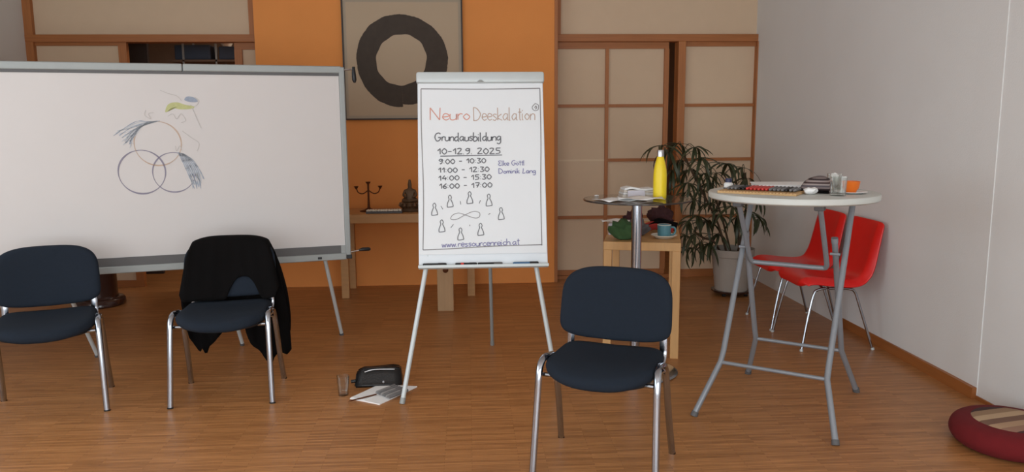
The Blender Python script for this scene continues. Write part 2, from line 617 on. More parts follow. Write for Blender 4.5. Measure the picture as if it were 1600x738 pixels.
tag(o, 'dark blue storage box on the rack shelf, the narrower one at the right', 'box')
o = G().lathe([(0, 0), (.04, 0), (.07, .05), (.066, .05), (.036, .006), (0, .006)], 20).build('bowl', m_cream, None, True)
o.location = (-2.39, 8.05, 2.237)
o.location.z = 2.222
tag(o, 'small cream bowl on top of the dark blue box', 'bowl')

# ------------------------------------------------------------------ enso picture on the orange wall
pc = empty('picture', (-.54, 6.845, 1.995), 0, 'square framed brush painting of a dark circle on the orange wall', 'picture')
hw = .515
fr = G()
for x0, x1, z0, z1 in ((-hw, hw, hw - .012, hw), (-hw, hw, -hw, -hw + .012), (-hw, -hw + .012, -hw + .012, hw - .012),
                       (hw - .012, hw, -hw + .012, hw - .012)):
    fr.box(x0, x1, -.025, .012, z0, z1)
fr.build('frame', m_frame, pc)
G().box(-hw + .012, hw - .012, -.012, .01, -hw + .012, hw - .012).build('mount', m_matte, pc)
pr_ = G().box(-.478, .478, -.0145, -.012, -.478, .478).build('print', m_print, pc)
v, f = [], []
n = 240
for i in range(n + 1):
    w = -pi / 2 + 2 * pi * i / n
    ro = .392 + .006 * sin(3 * w + 1) + .0015 * sin(17 * w) + .0015 * random.uniform(-1, 1)
    ri = .216 + .006 * sin(2 * w) + .003 * sin(11 * w)
    if i == n:
        ro = .392
    if i < 14:
        ro -= .024 - i * .0016
    v += [(-.016 + ri * cos(w), -.0155, -.005 + ri * sin(w)), (-.012 + ro * cos(w), -.0155, -.012 + ro * sin(w))]
for i in range(n):
    f.append((2 * i, 2 * i + 1, 2 * i + 3, 2 * i + 2))
obj('brush_circle', v, f, m_ink, pr_)

# ------------------------------------------------------------------ whiteboard covered with paper
BA = radians(15.2)
bd = empty('whiteboard', (-.762, 4.95, 0), BA, 'wide mobile whiteboard covered with white paper and a ring drawing',
           'whiteboard')
# local: x runs left (negative), y back, board face at y = -.02
BL, Z0, Z1 = 2.75, .585, 1.800
ps = G().box(-BL, -.035, -.018, 0, Z0 + .09, Z1 - .058).build('paper_sheet', m_board, bd)
G().box(-BL, 0, .0, .02, Z0 + .02, Z1 - .01).build('back_panel', m_graylq, bd)
for x0, x1 in ((-BL, -1.86), (-1.856, -.93), (-.926, -.02)):
    G().box(x0, x1, -.03, .03, Z1 - .044, Z1, .006).build('top_rail', m_alu, bd)
G().box(-BL, -.03, -.022, .0, Z1 - .06, Z1 - .044).build('top_groove', m_trough, bd)  # dark grey groove strip just below the top rail
G().box(-BL, -.062, -.026, .0, Z0 + .04, Z0 + .092).build('groove', m_trough, bd)
br = G().box(-BL, -.03, -.034, .03, Z0, Z0 + .042, .005).build('bottom_rail', m_alu, bd)
G().box(-.21, -.185, -.042, -.034, Z0 + .012, Z0 + .026, .002).build('clip', m_black, br)
sr = G().box(-.034, 0, -.03, .03, Z0 + .01, Z1 - .005, .006).build('side_rail', m_alu, bd)
G().box(-.062, -.034, -.026, .0, Z0 + .04, Z0 + .092).build('corner_cap', m_alu, sr)
G().box(-.03, .004, -.036, .0, Z0 + .004, Z0 + .03, .003).build('corner_cap', m_black, sr)
for z, dz in ((Z1 - .022, -1), (Z0 + .046, 0)):
    G().tube([(-.02, -.02, z - .004), (.05, -.02, z + .006), (.062, -.02, z + .006)], .005, 8).build('clamp_rod', m_steel, sr)
    if dz:
        G().tube([(.058, -.02, z + .02), (.058, -.022, z - .02), (.060, -.026, z - .06), (.062, -.026, z - .078)],
                 [.009, .013, .014, .007], 10).build('clamp_handle', m_black, sr, True)
    else:
        G().tube([(.05, -.02, z + .008), (.075, -.02, z + .012), (.115, -.02, z + .012), (.125, -.02, z + .010)],
                 [.007, .012, .012, .006], 10).build('clamp_handle', m_black, sr, True)
for lx, xx, yy in ((-.165, -.049, .294), (-.81, -.697, .265), (-1.675, -1.562, .305)):
    lg = G().tube([(lx, .035, Z0 + .02), (xx, yy, .012)], .0125, 10)
    lg.tube([(lx - .012, .022, Z0 + .1), (lx, .034, Z0)], .015, 10)
    l = lg.build('leg', m_graylq, bd, True)
    G().tube([(xx - .003, yy - .005, .016), (xx, yy, 0)], .0145, 10).build('foot_cap', m_trough, l)


# drawing on the paper; local paper coordinates (a, c) in metres
def to_wb(a, c):
    return (a, -.0192, c)


def to_wb2(a, c):
    return (a, -.0196, c)


def ring(cx, cz, r, w, m, name, e=1.):
    pts = [(cx + r * cos(2 * pi * i / 64) * e, cz + r * sin(2 * pi * i / 64)) for i in range(65)]
    G().ribbon(pts, [w * (1 + .4 * sin(3 * i / 10.)) for i in range(65)], to_wb).build(name, m, ps)


def wbp(x, y):
    """photo position on the sheet -> sheet metres (measured from the sheet's right and lower rail)"""
    X, Y = (x - 250) / 100., (y - 230) / 100.
    a = -1.0795 + .3435 * X - .0251 * Y + .0082 * X * X + .0029 * X * Y
    c = 1.3188 - .0057 * X - .3727 * Y - .009 * X * Y - .0038 * Y * Y
    return a, c


for (x, y, r, w, m, nm) in ((246.7, 224.5, .128, .006, i_ringo, 'drawn_ring'), (222, 269, .127, .007, i_ringb, 'drawn_ring'),
                            (272, 269.5, .117, .006, i_ringb, 'drawn_ring')):
    a, c = wbp(x, y)
    ring(a, c, r, w, m, nm, .99)
fe = G()
fe2 = G()
for i in range(26):
    t_ = i / 25
    pts = [wbp(250 - 30 * t_, 189 + 8 * t_), wbp(232 - 16 * t_, 190 + 12 * t_), wbp(212 - 6 * t_ + random.uniform(-6, 4), 194 + 22 * t_ + random.uniform(-4, 5)),
           wbp(182 + 20 * t_ + random.uniform(-5, 8), 206 + 22 * t_ + random.uniform(-6, 8))]
    (fe if i % 4 else fe2).ribbon(catmull(pts, 5), [.0022 + .0012 * (j % 3) for j in range(16)], to_wb2)
for i in range(22):
    t_ = i / 21
    pts = [wbp(278 + 8 * t_, 238 + 2 * t_), wbp(285 + 16 * t_, 252 - 2 * t_), wbp(294 + 18 * t_, 272 - 6 * t_), wbp(302 + 16 * t_ + random.uniform(-4, 3), 284 + random.uniform(-6, 12))]
    (fe if i % 3 else fe2).ribbon(catmull(pts, 5), [.0024 + .0014 * (j % 3) for j in range(16)], to_wb2)
for g_, m_ in ((fe, i_soft2), (fe2, i_soft)):
    g_.build('feather_strokes', m_, ps)['kind'] = 'stuff'
fg = G()
body = catmull([wbp(*p) for p in ((258, 174), (263, 163), (276, 160), (290, 164), (303, 166), (300, 170), (282, 171), (268, 169), (261, 175))], 5, True)
nb = len(body)
cx_, cz_ = wbp(280, 166)
fg.add([to_wb(cx_, cz_)] + [to_wb(*q) for q in body], [(0, i + 1, i + 2) for i in range(nb - 1)])
fg.build('figure_fill', i_green, ps)
hd = catmull([wbp(*p) for p in ((288, 156), (292, 151), (302, 152), (309, 158), (304, 160), (294, 159))], 4, True)
cx_, cz_ = wbp(298, 156)
G().add([to_wb2(cx_, cz_)] + [to_wb2(*q) for q in hd], [(0, i + 1, i + 2) for i in range(len(hd) - 1)]).build('figure_hat', i_soft, ps)
pl = G()
for q in (((250, 141), (262, 146), (276, 150), (284, 158)), ((300, 168), (306, 182), (314, 200)), ((228, 172), (226, 180), (236, 186), (232, 178), (240, 176)),
          ((262, 182), (270, 178), (276, 186), (283, 178), (290, 188), (283, 192)), ((304, 152), (311, 158), (305, 166), (297, 164)),
          ((285, 205), (300, 216), (311, 224), (308, 236)), ((274, 228), (276, 236), (281, 228), (284, 235))):
    pl.ribbon(catmull([wbp(*p) for p in q], 5), .0035, to_wb2)
pl.build('pencil_lines', i_pale, ps)['kind'] = 'stuff'

# ------------------------------------------------------------------ flipchart
FT = atan2(.28, 1.03)
fc = empty('flipchart', (.078, 4.05, 0), 0, 'flipchart easel with handwritten seminar programme on white paper', 'flipchart')
FM = Matrix.Translation((0, 0, .69)) @ Matrix.Rotation(-FT, 4, 'X')    # board frame: x, y back, z up along the board
FW, FH = .345, 1.066
fb = G().box(-FW, FW, 0, .018, 0, FH, .003, M=FM).build('board', m_flipb, fc)
G().tube([(-FW, -.012, -.004), (FW, -.012, -.004)], .012, 12, M=FM).build('pen_tray', m_graylq, fb, True)
tr = G().box(-FW, FW, -.05, .004, -.012, -.004, .002, M=FM).box(-FW, FW, -.052, -.046, -.012, .002, M=FM)
tr.build('pen_tray_lip', m_graylq, fb)
cl = G()
cl.box(-FW - .006, FW + .006, -.03, .02, FH - .062, FH, .012, M=FM)
cl.build('clamp_bar', m_graylq, fb, True)
G().prism([(-.018, FH - .06), (.018, FH - .06), (.006, FH - .05), (-.006, FH - .05)], -.034, -.028, M=FM).build('clamp_latch', m_alu, fb)
pp = G().box(-FW + .006, FW - .004, -.006, -.001, .062, FH - .05, M=FM).build('paper_pad', m_flip, fc)
for s_, fx, fy in ((-1, -.435, -.185), (1, .388, -.15)):
    top = FM @ Vector((s_ * .17, .03, .75))
    bot = Vector((fx, fy, .012))
    l = G().tube([top, bot], .0125, 12).tube([top + (bot - top) * .35, top + (bot - top) * .48], .016, 12).build('leg', m_graylq, fc, True)
    dd = (bot - top).normalized()
    G().tube([bot - dd * .02, bot + dd * .012], .0145, 12).build('foot_cap', m_alu, l, True)
top = FM @ Vector((.03, .04, .85))
bot = Vector((.066, .838, .012))
l = G().tube([top, bot], .011, 12).build('leg', m_alu, fc, True)
dd = (bot - top).normalized()
G().tube([bot - dd * .02, bot + dd * .012], .013, 12).build('foot_cap', m_alu, l, True)

GL = {
    'N': ('0,0 0,10;0,10 6,0;6,0 6.4,10', 8), 'D': ('0.5,0 0.3,10;0,10 3,9.5 6.4,5.5 5.5,2 3,0 0,0', 8), 'G': ('6,8.2 4,9.6 1,8 0,4 2,0 5,1 6,4 3.4,4', 7.6),
    'E': ('5,9 2,10 .5,8 3,5.5 0,3 2,0 5,1', 6.5), 'L': ('1,10 .5,4 0,0 4,.5', 5.4), 'a': ('4,4.5 2,5 0,2.5 1.5,0 4,2.4;4,5 4,.6 5,0', 5.6),
    'b': ('0,10 0,0 3,0 4,2.5 2,5 0,3', 5.2), 'c': ('4,4.5 2,5 0,2.5 2,0 4,.7', 4.8), 'd': ('4,4.5 2,5 0,2.5 1.5,0 4,2;4,10 4,.5 5,0', 5.6),
    'e': ('0,2.4 4,3.2 3,5 1,5 0,2 2,0 4,1', 4.8), 'g': ('4,4.5 2,5 0,2.5 1.5,.3 4,2.4;4,5 4,-2 2,-4 0,-3', 5.4), 'h': ('0,10 0,0;0,3 2,5 4,4 4,0', 5),
    'i': ('0,5 0,.5 .8,0;0,7 .3,7.8', 2.2), 'k': ('0,10 0,0;3.5,5 0,2.2 4,0', 4.8), 'l': ('0,10 0,.5 .8,0', 2.4), 'm': ('0,5 0,0;0,3 1.7,5 2.8,4 2.8,0;2.8,3 4.4,5 5.6,4 5.6,0', 7),
    'n': ('0,5 0,0;0,3 2,5 4,4 4,0', 5), 'o': ('2,5 0,2.5 2,0 4,2.5 2,5', 5), 'r': ('0,5 0,0;0,3 1.5,5 3,4.6', 3.6), 's': ('3.5,4.5 1.5,5 .5,3.7 3.2,1.6 2,0 0,.6', 4.4),
    't': ('1.5,9 1.5,.6 2.6,0;0,6 3.2,6', 3.8), 'u': ('0,5 0,1 1.8,0 4,1.5 4,5;4,5 4,0', 5), 'w': ('0,5 1.2,0 2.5,4 3.8,0 5,5', 6), 'ö': ('2,5 0,2.5 2,0 4,2.5 2,5;.8,7 1,7.6;3,7 3.2,7.6', 5),
    '0': ('2.5,8 0,4 2.5,0 5,4 2.5,8', 6.2), '1': ('0,5 2.5,8;2.5,8 2.5,0', 4.2), '2': ('0,7 2,8 4,6.5 0,0;0,0 5,.3', 6), '3': ('0,8 4,7.5 2,4.5 4.5,2 2,0 0,.8', 5.6),
    '4': ('3,8 0,3;0,3 5,3.3;4,5 3.5,0', 6), '5': ('5,8 1,8;1,8 .8,5 4,4 4,1 0,0', 6), '6': ('4,8 0,3 2,0 4,1.5 2.5,3.6 .3,2.5', 5.4), '7': ('0,8 5,8;5,8 2,0;1,4 4.4,4', 6),
    '9': ('4,7 2,8 0,6 2,4.5 4,6.5;4,8 3.5,2 1,0', 5.4), '-': ('0,4 3.5,4', 5), '.': ('0,0 .5,.5', 2.4), ':': ('.2,1 .5,1.5;.2,5 .5,5.5', 2.4), ' ': ('', 4)}


def FP(x, y):
    return ((x - 752.3) / 286.5, FH - (y - 112.5) / 300.5 * (FH + .008))


def to_fc(a, c):
    return tuple(FM @ Vector((a, -.0072, c)))


def write(name, text, x0, x1, yb, cap, m, w, slope=0.):
    tot = sum(GL[ch][1] for ch in text) - .8
    sx, sy = (x1 - x0) / tot, cap / 10
    g, x = G(), 0
    for ch in text:
        st, wd = GL[ch]
        dy = random.uniform(-.25, .25)
        for part in st.split(';'):
            if part:
                pts = [tuple(map(float, q.split(','))) for q in part.split()]
                pts = catmull(pts, 5)
                g.ribbon([FP(x0 + (x + p[0]) * sx, yb + slope * (x + p[0]) * sx - (p[1] + dy) * sy) for p in pts], w, to_fc)
        x += wd
    o = g.build(name, m, pp)
    o['kind'] = 'stuff'
    return o


def stroke(g, pts, w, k=6):
    g.ribbon(catmull([FP(*p) for p in pts], k), w, to_fc)


g = G()
stroke(g, ((659, 138), (700, 138.5), (760, 139), (846, 138)), .0055)
stroke(g, ((659, 138), (659, 200), (661.5, 300), (660, 386)), .0045)
stroke(g, ((846, 138), (845.5, 220), (843, 300), (842.5, 382)), .005)
stroke(g, ((660, 386), (700, 385), (770, 382), (843, 381)), .005)
g.build('drawn_border', i_thin, pp)
write('handwriting', 'Neuro', 673, 735, 187, 19, i_red, .0052)
write('handwriting', 'Deeskalation', 740, 837, 188, 20, i_brown, .0050)
write('handwriting', 'Grundausbildung', 680, 783, 220, 13, i_black, .0062)
write('handwriting', '10-12.9. 2025', 684, 782, 240.5, 11, i_black, .0058)
g = G()
stroke(g, ((688, 243.5), (730, 243), (784, 242.5)), .0055)
g.build('underline', i_black, pp)
for x0, x1, yb, s_ in ((686, 759, 255.5, '9:00 - 10:30'), (685, 764, 269, '11:00 - 12:30'), (685, 767, 281, '14:00 - 15:30'), (686, 768, 293.5, '16:00 - 17:00')):
    write('handwriting', s_, x0, x1, yb, 9.2, i_black, .0055, -.015)
write('handwriting', 'Elke Göttl', 778, 819, 259, 7.5, i_blue, .0042, -.02)
write('handwriting', 'Dominik Lang', 778, 836, 271, 7.5, i_blue, .0045, 0)
write('handwriting', 'www.ressourcenreich.at', 689, 808, 382.5, 9.5, i_blue, .0046, -.02)
g = G()
stroke(g, ((838, 162), (843, 165), (842, 172), (836, 173), (833, 168), (838, 162)), .004)
stroke(g, ((837, 169), (839, 166), (840, 169), (838, 171)), .005)
g.build('drawn_circle', i_thin, pp)
g = G()
for x, y in ((678, 334), (702, 322), (732.5, 317), (762, 321), (780.5, 342), (689, 359.5), (717.5, 372), (748.5, 365.5)):
    g = G()
    stroke(g, ((x - 1.2, y - 12), (x - 2.2, y - 16), (x + .4, y - 18.5), (x + 2.4, y - 15), (x + 1.2, y - 12)), .0042, 4)
    stroke(g, ((x - 1.2, y - 12), (x - 4, y - 5), (x - 4.2, y)), .0046, 4)
    stroke(g, ((x + 1.2, y - 12), (x + 4, y - 6), (x + 5, y - 1)), .0046, 4)
    stroke(g, ((x - 4.2, y), (x, y - .2), (x + 5, y - 1)), .0046, 4)
    g.build('drawn_pawn', i_black, pp)
g = G()
for q in (((688, 320), (691, 325)), ((718, 313), (718.5, 318)), ((749, 312), (747, 317)), ((764, 332), (761, 334)), ((707, 348), (703, 353)), ((732, 349), (732, 351))):
    g.ribbon([FP(*p) for p in q], .0034, to_fc)
g.build('drawn_dashes', i_black, pp)['kind'] = 'stuff'
g = G()
stroke(g, ((725, 334), (715, 331), (706, 334), (703, 340), (712, 340.5), (725, 334), (738, 329), (747, 331), (747, 337), (740, 339), (725, 334)), .0034)
g.build('drawn_infinity', i_thin, pp)


def pen(name, x0, x1, m, label, capm=None):
    a0, a1 = (x0 - 752.3) / 286.5, (x1 - 752.3) / 286.5
    M = Matrix.Translation((.078, 4.05, 0)) @ FM
    o = empty(name, tuple(M @ Vector(((a0 + a1) / 2, -.036, .0055))), 0, label, 'marker', 'markers on the flipchart tray')
    h = (a1 - a0) / 2
    G().tube([(-h, 0, 0), (-h + .005, 0, 0), (h * .3, 0, 0)], [.006, .0085, .0085], 10).build('barrel', m, o, True)
    G().tube([(h * .3, 0, 0), (h - .006, 0, 0), (h, 0, 0)], [.0095, .0095, .007], 10).build('pen_cap', capm or m, o, True)


pen('marker', 660, 696, m_black, 'black marker lying at the left end of the flipchart tray')
pen('marker', 709, 742, m_black, 'black and red marker in the middle of the flipchart tray', m_black)
pen('marker', 743, 781, m_black, 'black marker with grey cap in the middle of the flipchart tray', m_trough)
pen('marker', 797, 836, m_blue_pen, 'blue-grey marker at the right end of the flipchart tray', m_black)
rb = G().tube([(-.028, 0, 0), (-.012, 0, 0)], .0092, 10).build('label_band', m_red_pen, bpy.data.objects['marker.001'], True)


# ------------------------------------------------------------------ chairs
def smoothpath(pts, k=4):
    return catmull(pts, k)


def back_y(x, z):
    return .175 + (z - .49) * .20 - .55 * x * x


def make_chair():
    r = empty('visitor_chair')

    def so(x, y):
        yy = y
        if y < 0:
            yy = y * (1 + .10 * (1 - (x / .235) ** 2)) if abs(x) < .235 else y
        return (x * (1 - .05 * (y + .2) / .4), yy)

    so_ = [p if p[1] > 0 else q for p, q in zip(superellipse(.238, .205, 6, 60, so), superellipse(.238, .205, 3.0, 60, so))]

    def smap(x, y, h):
        z = .418 + h - .010 * cos(x / .235 * pi / 2) + .006
        d_ = max(0, -y - .08) / .14
        z -= .024 * d_ * d_
        z += .012 * max(0, (y - .05) / .15) ** 2
        return (x, y - .012, z)

    G().pad(so_, .054, smap).build('seat', m_navy, r, True, False)
    G().pad([(a * .9, c * .9) for a, c in so_], .022, lambda x, y, h: (x, y - .01, .398 + h)).build('seat_pan', m_black, r, True, False)

    def bo(x, y):
        if y < 0:
            y *= 1 + .14 * (1 - min(1, (x / .245) ** 2))
        x *= 1 - .02 * (y / .15)
        return (x, y)

    bo_ = [p if p[1] > 0 else q for p, q in zip(superellipse(.246, .152, 3.4, 60, bo), superellipse(.246, .145, 6.5, 60, bo))]

    def bmap(x, y, h):
        z = .662 + y
        return (x, back_y(x, z) + .02 - h, z)

    G().pad(bo_, .046, bmap).build('backrest', m_navy, r, True, False)
    G().pad([(a * .96, c * .96) for a, c in bo_], .014, lambda x, y, h: (x, back_y(x, .662 + y) + .034 - h, .662 + y)).build(
        'back_shell', m_black, r, True, False)
    for s_ in (-1, 1):
        x1, x0 = s_ * .238, s_ * .255
        fl = smoothpath([(x0, -.200, 0), (s_ * .2505, -.182, .15), (s_ * .246, -.158, .33), (s_ * .2435, -.143, .425),
                         (x1 + s_ * .003, -.118, .463), (x1, -.075, .472), (x1, -.02, .466)], 4)
        l = G().tube(fl, .0105, 12, ref=(0, 1, 0), rb=.0148).build('leg', m_chrome, r, True)
        G().tube([(x0, -.2, .007), (x0, -.2005, 0)], .0112, 12, ref=(0, 1, 0), rb=.0156).build('foot_cap', m_black, l, True)
        rl = smoothpath([(x1, -.02, .466), (x1, .03, .452), (s_ * .240, .065, .42), (s_ * .243, .095, .33), (s_ * .247, .145, .17), (x0, .200, 0)], 4)
        l = G().tube(rl, .0105, 12, ref=(0, 1, 0), rb=.0148).build('leg', m_chrome, r, True)
        G().tube([(x0, .199, .007), (x0, .2005, 0)], .0112, 12, ref=(0, 1, 0), rb=.0156).build('foot_cap', m_black, l, True)
        bk = smoothpath([(s_ * .200, .06, .412), (s_ * .205, .15, .418), (s_ * .207, .188, .445), (s_ * .207, .195, .50), (s_ * .2, .205, .60)], 4)
        G().tube(bk, .004, 8, ref=(0, 1, 0), rb=.016).build('back_bracket', m_chrome, r, True)
        G().tube([(s_ * .2, -.03, .4), (s_ * .252, -.03, .452)], .008, 8).build('bolt', m_chrome, r, True)
    G().tube([(-.24, -.12, .408), (.24, -.12, .408)], .009, 8).build('crossbar', m_chrome, r, True)
    G().tube([(-.24, .06, .408), (.24, .06, .408)], .009, 8).build('crossbar', m_chrome, r, True)
    return r


ch = make_chair()
spots = (((.564, 3.083, 0), -24.3, 'navy upholstered visitor chair alone in front of the flipchart and tables'),
         ((-1.309, 4.103, 0), 4.6, 'navy upholstered visitor chair with a black jacket over its back'),
         ((-2.170, 3.972, 0), 21, 'leftmost navy upholstered visitor chair, turned to the right before the whiteboard'))
for i, (loc, a, lab) in enumerate(spots):
    o = ch if i == 0 else copy_tree(ch)
    o.location = loc
    o.rotation_euler = (0, 0, radians(a))
    tag(o, lab, 'chair', 'navy visitor chairs')

# jacket over the middle chair
jk = empty('jacket', spots[1][0], radians(4.6), 'black jacket hung over the back of the middle navy chair', 'jacket')
NU, NV = 44, 34


def lerp_tab(tab, u):
    for (a, b_), (c, d_) in zip(tab, tab[1:]):
        if u <= c:
            return b_ + (d_ - b_) * (u - a) / (c - a)
    return tab[-1][1]


front_tab = [(-1, .525), (-.97, .50), (-.9, .487), (-.10, .487), (-.05, .52), (.03, .565), (.12, .60), (.25, .614), (.38, .608), (.48, .58), (.55, .54), (.61, .50), (.68, .487), (.92, .50), (1, .56)]
back_tab = [(-1, .44), (-.92, .26), (-.84, .20), (-.74, .16), (-.66, .20), (-.62, .13), (-.56, .19), (-.4, .235), (-.24, .29), (-.1, .42), (.05, .42), (.12, .28), (.24, .20), (.40, .15), (.52, .09), (.58, .06), (.64, .11), (.78, .15), (.92, .13), (1, .16)]
v, f = [], []
for j in range(NV + 1):
    for i in range(NU + 1):
        u = -1 + 2 * i / NU
        t_ = j / NV
        ztop = .828 - .045 * abs(u) ** 4 - .05 * max(0, abs(u) - .86) / .14
        fold = .005 * sin(9 * u + 2) + .004 * sin(21 * u)
        if t_ < .42:
            zf = lerp_tab(front_tab, u)
            k = t_ / .42
            z = zf + (ztop - .012 - zf) * k
            wide = .243 + .022 * (1 - k) - .012 * k
            x = u * wide
            y = back_y(x, z) - .033 + .4 * fold
            if abs(u) > .93:
                y += .02 * (abs(u) - .93) / .07
        elif t_ < .54:
            k = (t_ - .42) / .12
            x = u * .231
            w = pi * k
            y = back_y(x, .82) + .008 - .041 * cos(w)
            z = ztop - .012 + .014 * sin(w)
        else:
            k = (t_ - .54) / .46
            zb = lerp_tab(back_tab, u)
            z = ztop - .012 - (ztop - .012 - zb) * k
            x = u * (.231 + .055 * min(1, k * 1.6)) + (.012 * k if u > 0 else 0)
            y = back_y(min(max(x, -.24), .24), max(z, .5)) + .049 + (.02 + fold * 3) * min(1, 2 * k) + .5 * min(.06, x * x)
        v.append((x, y, z))
for j in range(NV):
    for i in range(NU):
        q = j * (NU + 1) + i
        f.append((q, q + 1, q + NU + 2, q + NU + 1))
bdy = obj('jacket_body', v, f, m_jacket, jk, True)
so = bdy.modifiers.new('thick', 'SOLIDIFY')
so.thickness = .006
so.offset = 0
sl = G()
sl.tube(smoothpath([(.20, .285, .74), (.235, .30, .62), (.262, .31, .48), (.272, .315, .34), (.268, .31, .255)]), [.034, .036, .038, .038, .037, .036, .036, .035, .035, .034, .034, .033, .033, .032, .032, .031, .03], 12, ref=(0, 1, 0), rb=.02)
sl.build('sleeve', m_jacket, jk, True)

# ------------------------------------------------------------------ white folding bar table
wt = empty('bar_table', (1.600, 3.705, 0), radians(-36.3), 'round white folding bar table with grey scissor legs', 'table')
TR, TZ = .402, 1.10
G().lathe([(0, TZ - .024), (TR - .045, TZ - .024), (TR - .04, TZ - .035), (TR - .012, TZ - .035), (TR - .002, TZ - .028), (TR, TZ - .008), (TR - .004, TZ - .002), (TR - .012, TZ), (0, TZ)], 72).build('table_top', m_wtop, wt, True)
for s_ in (-1, 1):
    p = [(s_ * .328, -.392, .012), (s_ * .252, -.245, .25), (s_ * .250, -.21, .30), (s_ * .250, .20, 1.05)]
    l = G().tube(p, .0145, 12).build('leg', m_gtube, wt, True)
    G().tube([(s_ * .325, -.386, .022), (s_ * .330, -.396, 0)], .018, 12).build('foot_cap', m_trough, l, True)
    p = [(s_ * .288, .392, .012), (s_ * .222, .275, .25), (s_ * .222 - .001, .255, .30), (s_ * .217 - .018, .055, .865)]
    l = G().tube(p, .0145, 12).build('leg', m_gtube, wt, True)
    G().tube([(s_ * .286, .388, .022), (s_ * .290, .396, 0)], .018, 12).build('foot_cap', m_trough, l, True)
    G().tube([(s_ * .217 - .0175, .059, .85), (s_ * .217 - .018, .053, .875)], .017, 12).build('end_cap', m_gtube, l, True)
    G().tube([(s_ * .20 - .012, .02, .80), (s_ * .246 - .012, .02, .80)], .007, 8).build('pivot_bolt', m_gtube, wt, True)
    G().box(s_ * .19 - .044, s_ * .19, -.20, -.15, 1.03, 1.074, .005).build('hinge', m_trough, wt)
    G().box(s_ * .25 - .022, s_ * .25 + .022, .17, .23, 1.03, 1.074, .005).build('hinge', m_trough, wt)
G().tube(smoothpath([(-.212, -.172, 1.05), (-.212, -.05, .89), (-.212, .05, .755), (-.207, .072, .725), (-.182, .082, .715), (-.02, .082, .715), (.138, .082, .715), (.163, .072, .725), (.168, .05, .755), (.168, -.05, .89), (.168, -.172, 1.05)], 4), .0125, 12, ref=(.3, 1, .2)).build(
    'support_bar', m_gtube, wt, True)
G().tube([(-.252, -.245, .25), (.252, -.245, .25)], .010, 10).build('crossbar', m_gtube, wt, True)
G().tube([(-.222, .275, .25), (.222, .275, .25)], .010, 10).build('crossbar', m_gtube, wt, True)

# things on the white table (heights on TZ)
mat_o = empty('pen_mat', (1.43, 3.655, TZ), radians(-36), 'bamboo roll mat holding a row of pens on the white table', 'pen mat')
G().box(-.185, .185, -.115, .115, .0, .008, .002).build('mat_base', m_bamboo, mat_o)
for i in range(24):
    G().box(-.185 + i * .0155, -.173 + i * .0155, -.118, .118, .008, .0115).build('slat', m_bamboo, mat_o)
pm = [m_felt, m_felt, m_felt, m_black, m_black, m_red_pen, m_red_pen, m_red_pen, m_red_pen, m_red_pen, m_red_pen, m_felt, m_felt, m_felt, m_felt, m_black, m_felt, m_felt]
ORD = ('first', 'second', 'third', 'fourth', 'fifth', 'sixth', 'seventh')
pn = ['dark grey', 'dark grey', 'dark grey', 'black', 'black', 'red', 'red', 'red', 'red', 'red', 'red', 'grey', 'grey', 'grey', 'grey', 'black', 'grey', 'grey']
cw, sw = cos(radians(-36)), sin(radians(-36))
for i in range(18):
    lx = -.155 + i * .0185
    o = empty('pen', (1.43 + cw * lx - sw * .022, 3.655 + sw * lx + cw * .022, TZ + .0115 + .0089), radians(-36 + 50 + random.uniform(-6, 6)),
              '%s pen on the bamboo mat, %s of the %s pens from the left' % (pn[i], ORD[i if i < 5 else i - 5 if i < 11 else i - 11], 'dark' if i < 5 else 'red' if i < 11 else 'right-hand'), 'pen', 'dark pens on the mat' if i < 5 else 'red pens on the mat' if i < 11 else 'grey pens on the mat')
    o.rotation_euler = (0, 0, radians(-36 + random.uniform(-.5, .5)))
    G().tube([(0, -.07, 0), (0, -.064, 0), (0, .02, 0)], [.004, .0075, .0075], 8).build('barrel', pm[i], o, True)
    G().tube([(0, .02, 0), (0, .062, 0), (0, .066, 0)], [.0088, .0088, .006], 8).build('pen_cap', pm[i], o, True)
ib = empty('ink_bottle', (1.335, 3.87, TZ), 0, 'small glass bottle with dark blue cap at the back of the white table', 'bottle')
G().lathe([(0, 0), (.021, 0), (.023, .004), (.023, .030), (.014, .036), (0, .036)], 20).build('body', m_sheet, ib, True)
G().lathe([(0, .036), (.0165, .036), (.0165, .054), (.015, .056), (0, .056)], 20).build('cap', m_blue, ib, True)
G().lathe([(.0232, .001), (.0238, .001), (.0238, .010), (.0232, .010)], 20).build('label_band', m_trough, ib, True)
px = empty('paper_pile', (1.64, 3.90, TZ), radians(-8), 'pile of white paper at the back of the white table', 'paper')
for i in range(5):
    o = G().box(-.148, .148, -.105, .105, i * .005, i * .005 + .0048).build('sheet_layer', m_sheet, px)
    o.location = (random.uniform(-.004, .004), random.uniform(-.004, .004), 0)
    o.rotation_euler = (0, 0, random.uniform(-.03, .03))
# folded striped cloth pouch
sb = empty('striped_pouch', (1.697, 3.648, TZ), radians(-28), 'dark striped cloth pouch folded over on the white table', 'pouch')
m_str = striped('striped_cloth', [(66, 48, 46), (150, 134, 130), (52, 38, 38), (128, 114, 112), (88, 80, 84), (150, 136, 132)], .046, 'Z')
v, f = [], []
NA, NB = 18, 14
for j in range(NB + 1):
    for i in range(NA + 1):
        w = pi * i / NA
        y = -.075 + .15 * j / NB
        e = 1 - .35 * (2 * j / NB - 1) ** 4
        x = -.074 * cos(w)
        z = .086 * e * sin(w) ** .7 * (1 - .25 * x / .085 * -1 * .0) + .004 * sin(9 * y * 10)
        z *= (.75 + .25 * (x + .074) / .148)
        v.append((x, y, max(0.001, z)))
for j in range(NB):
    for i in range(NA):
        q = j * (NA + 1) + i
        f.append((q, q + 1, q + NA + 2, q + NA + 1))
f.append(tuple(range(NA + 1)))
f.append(tuple(NB * (NA + 1) + i for i in range(NA + 1)))
obj('pouch_body', v, f, m_str, sb, True, True)
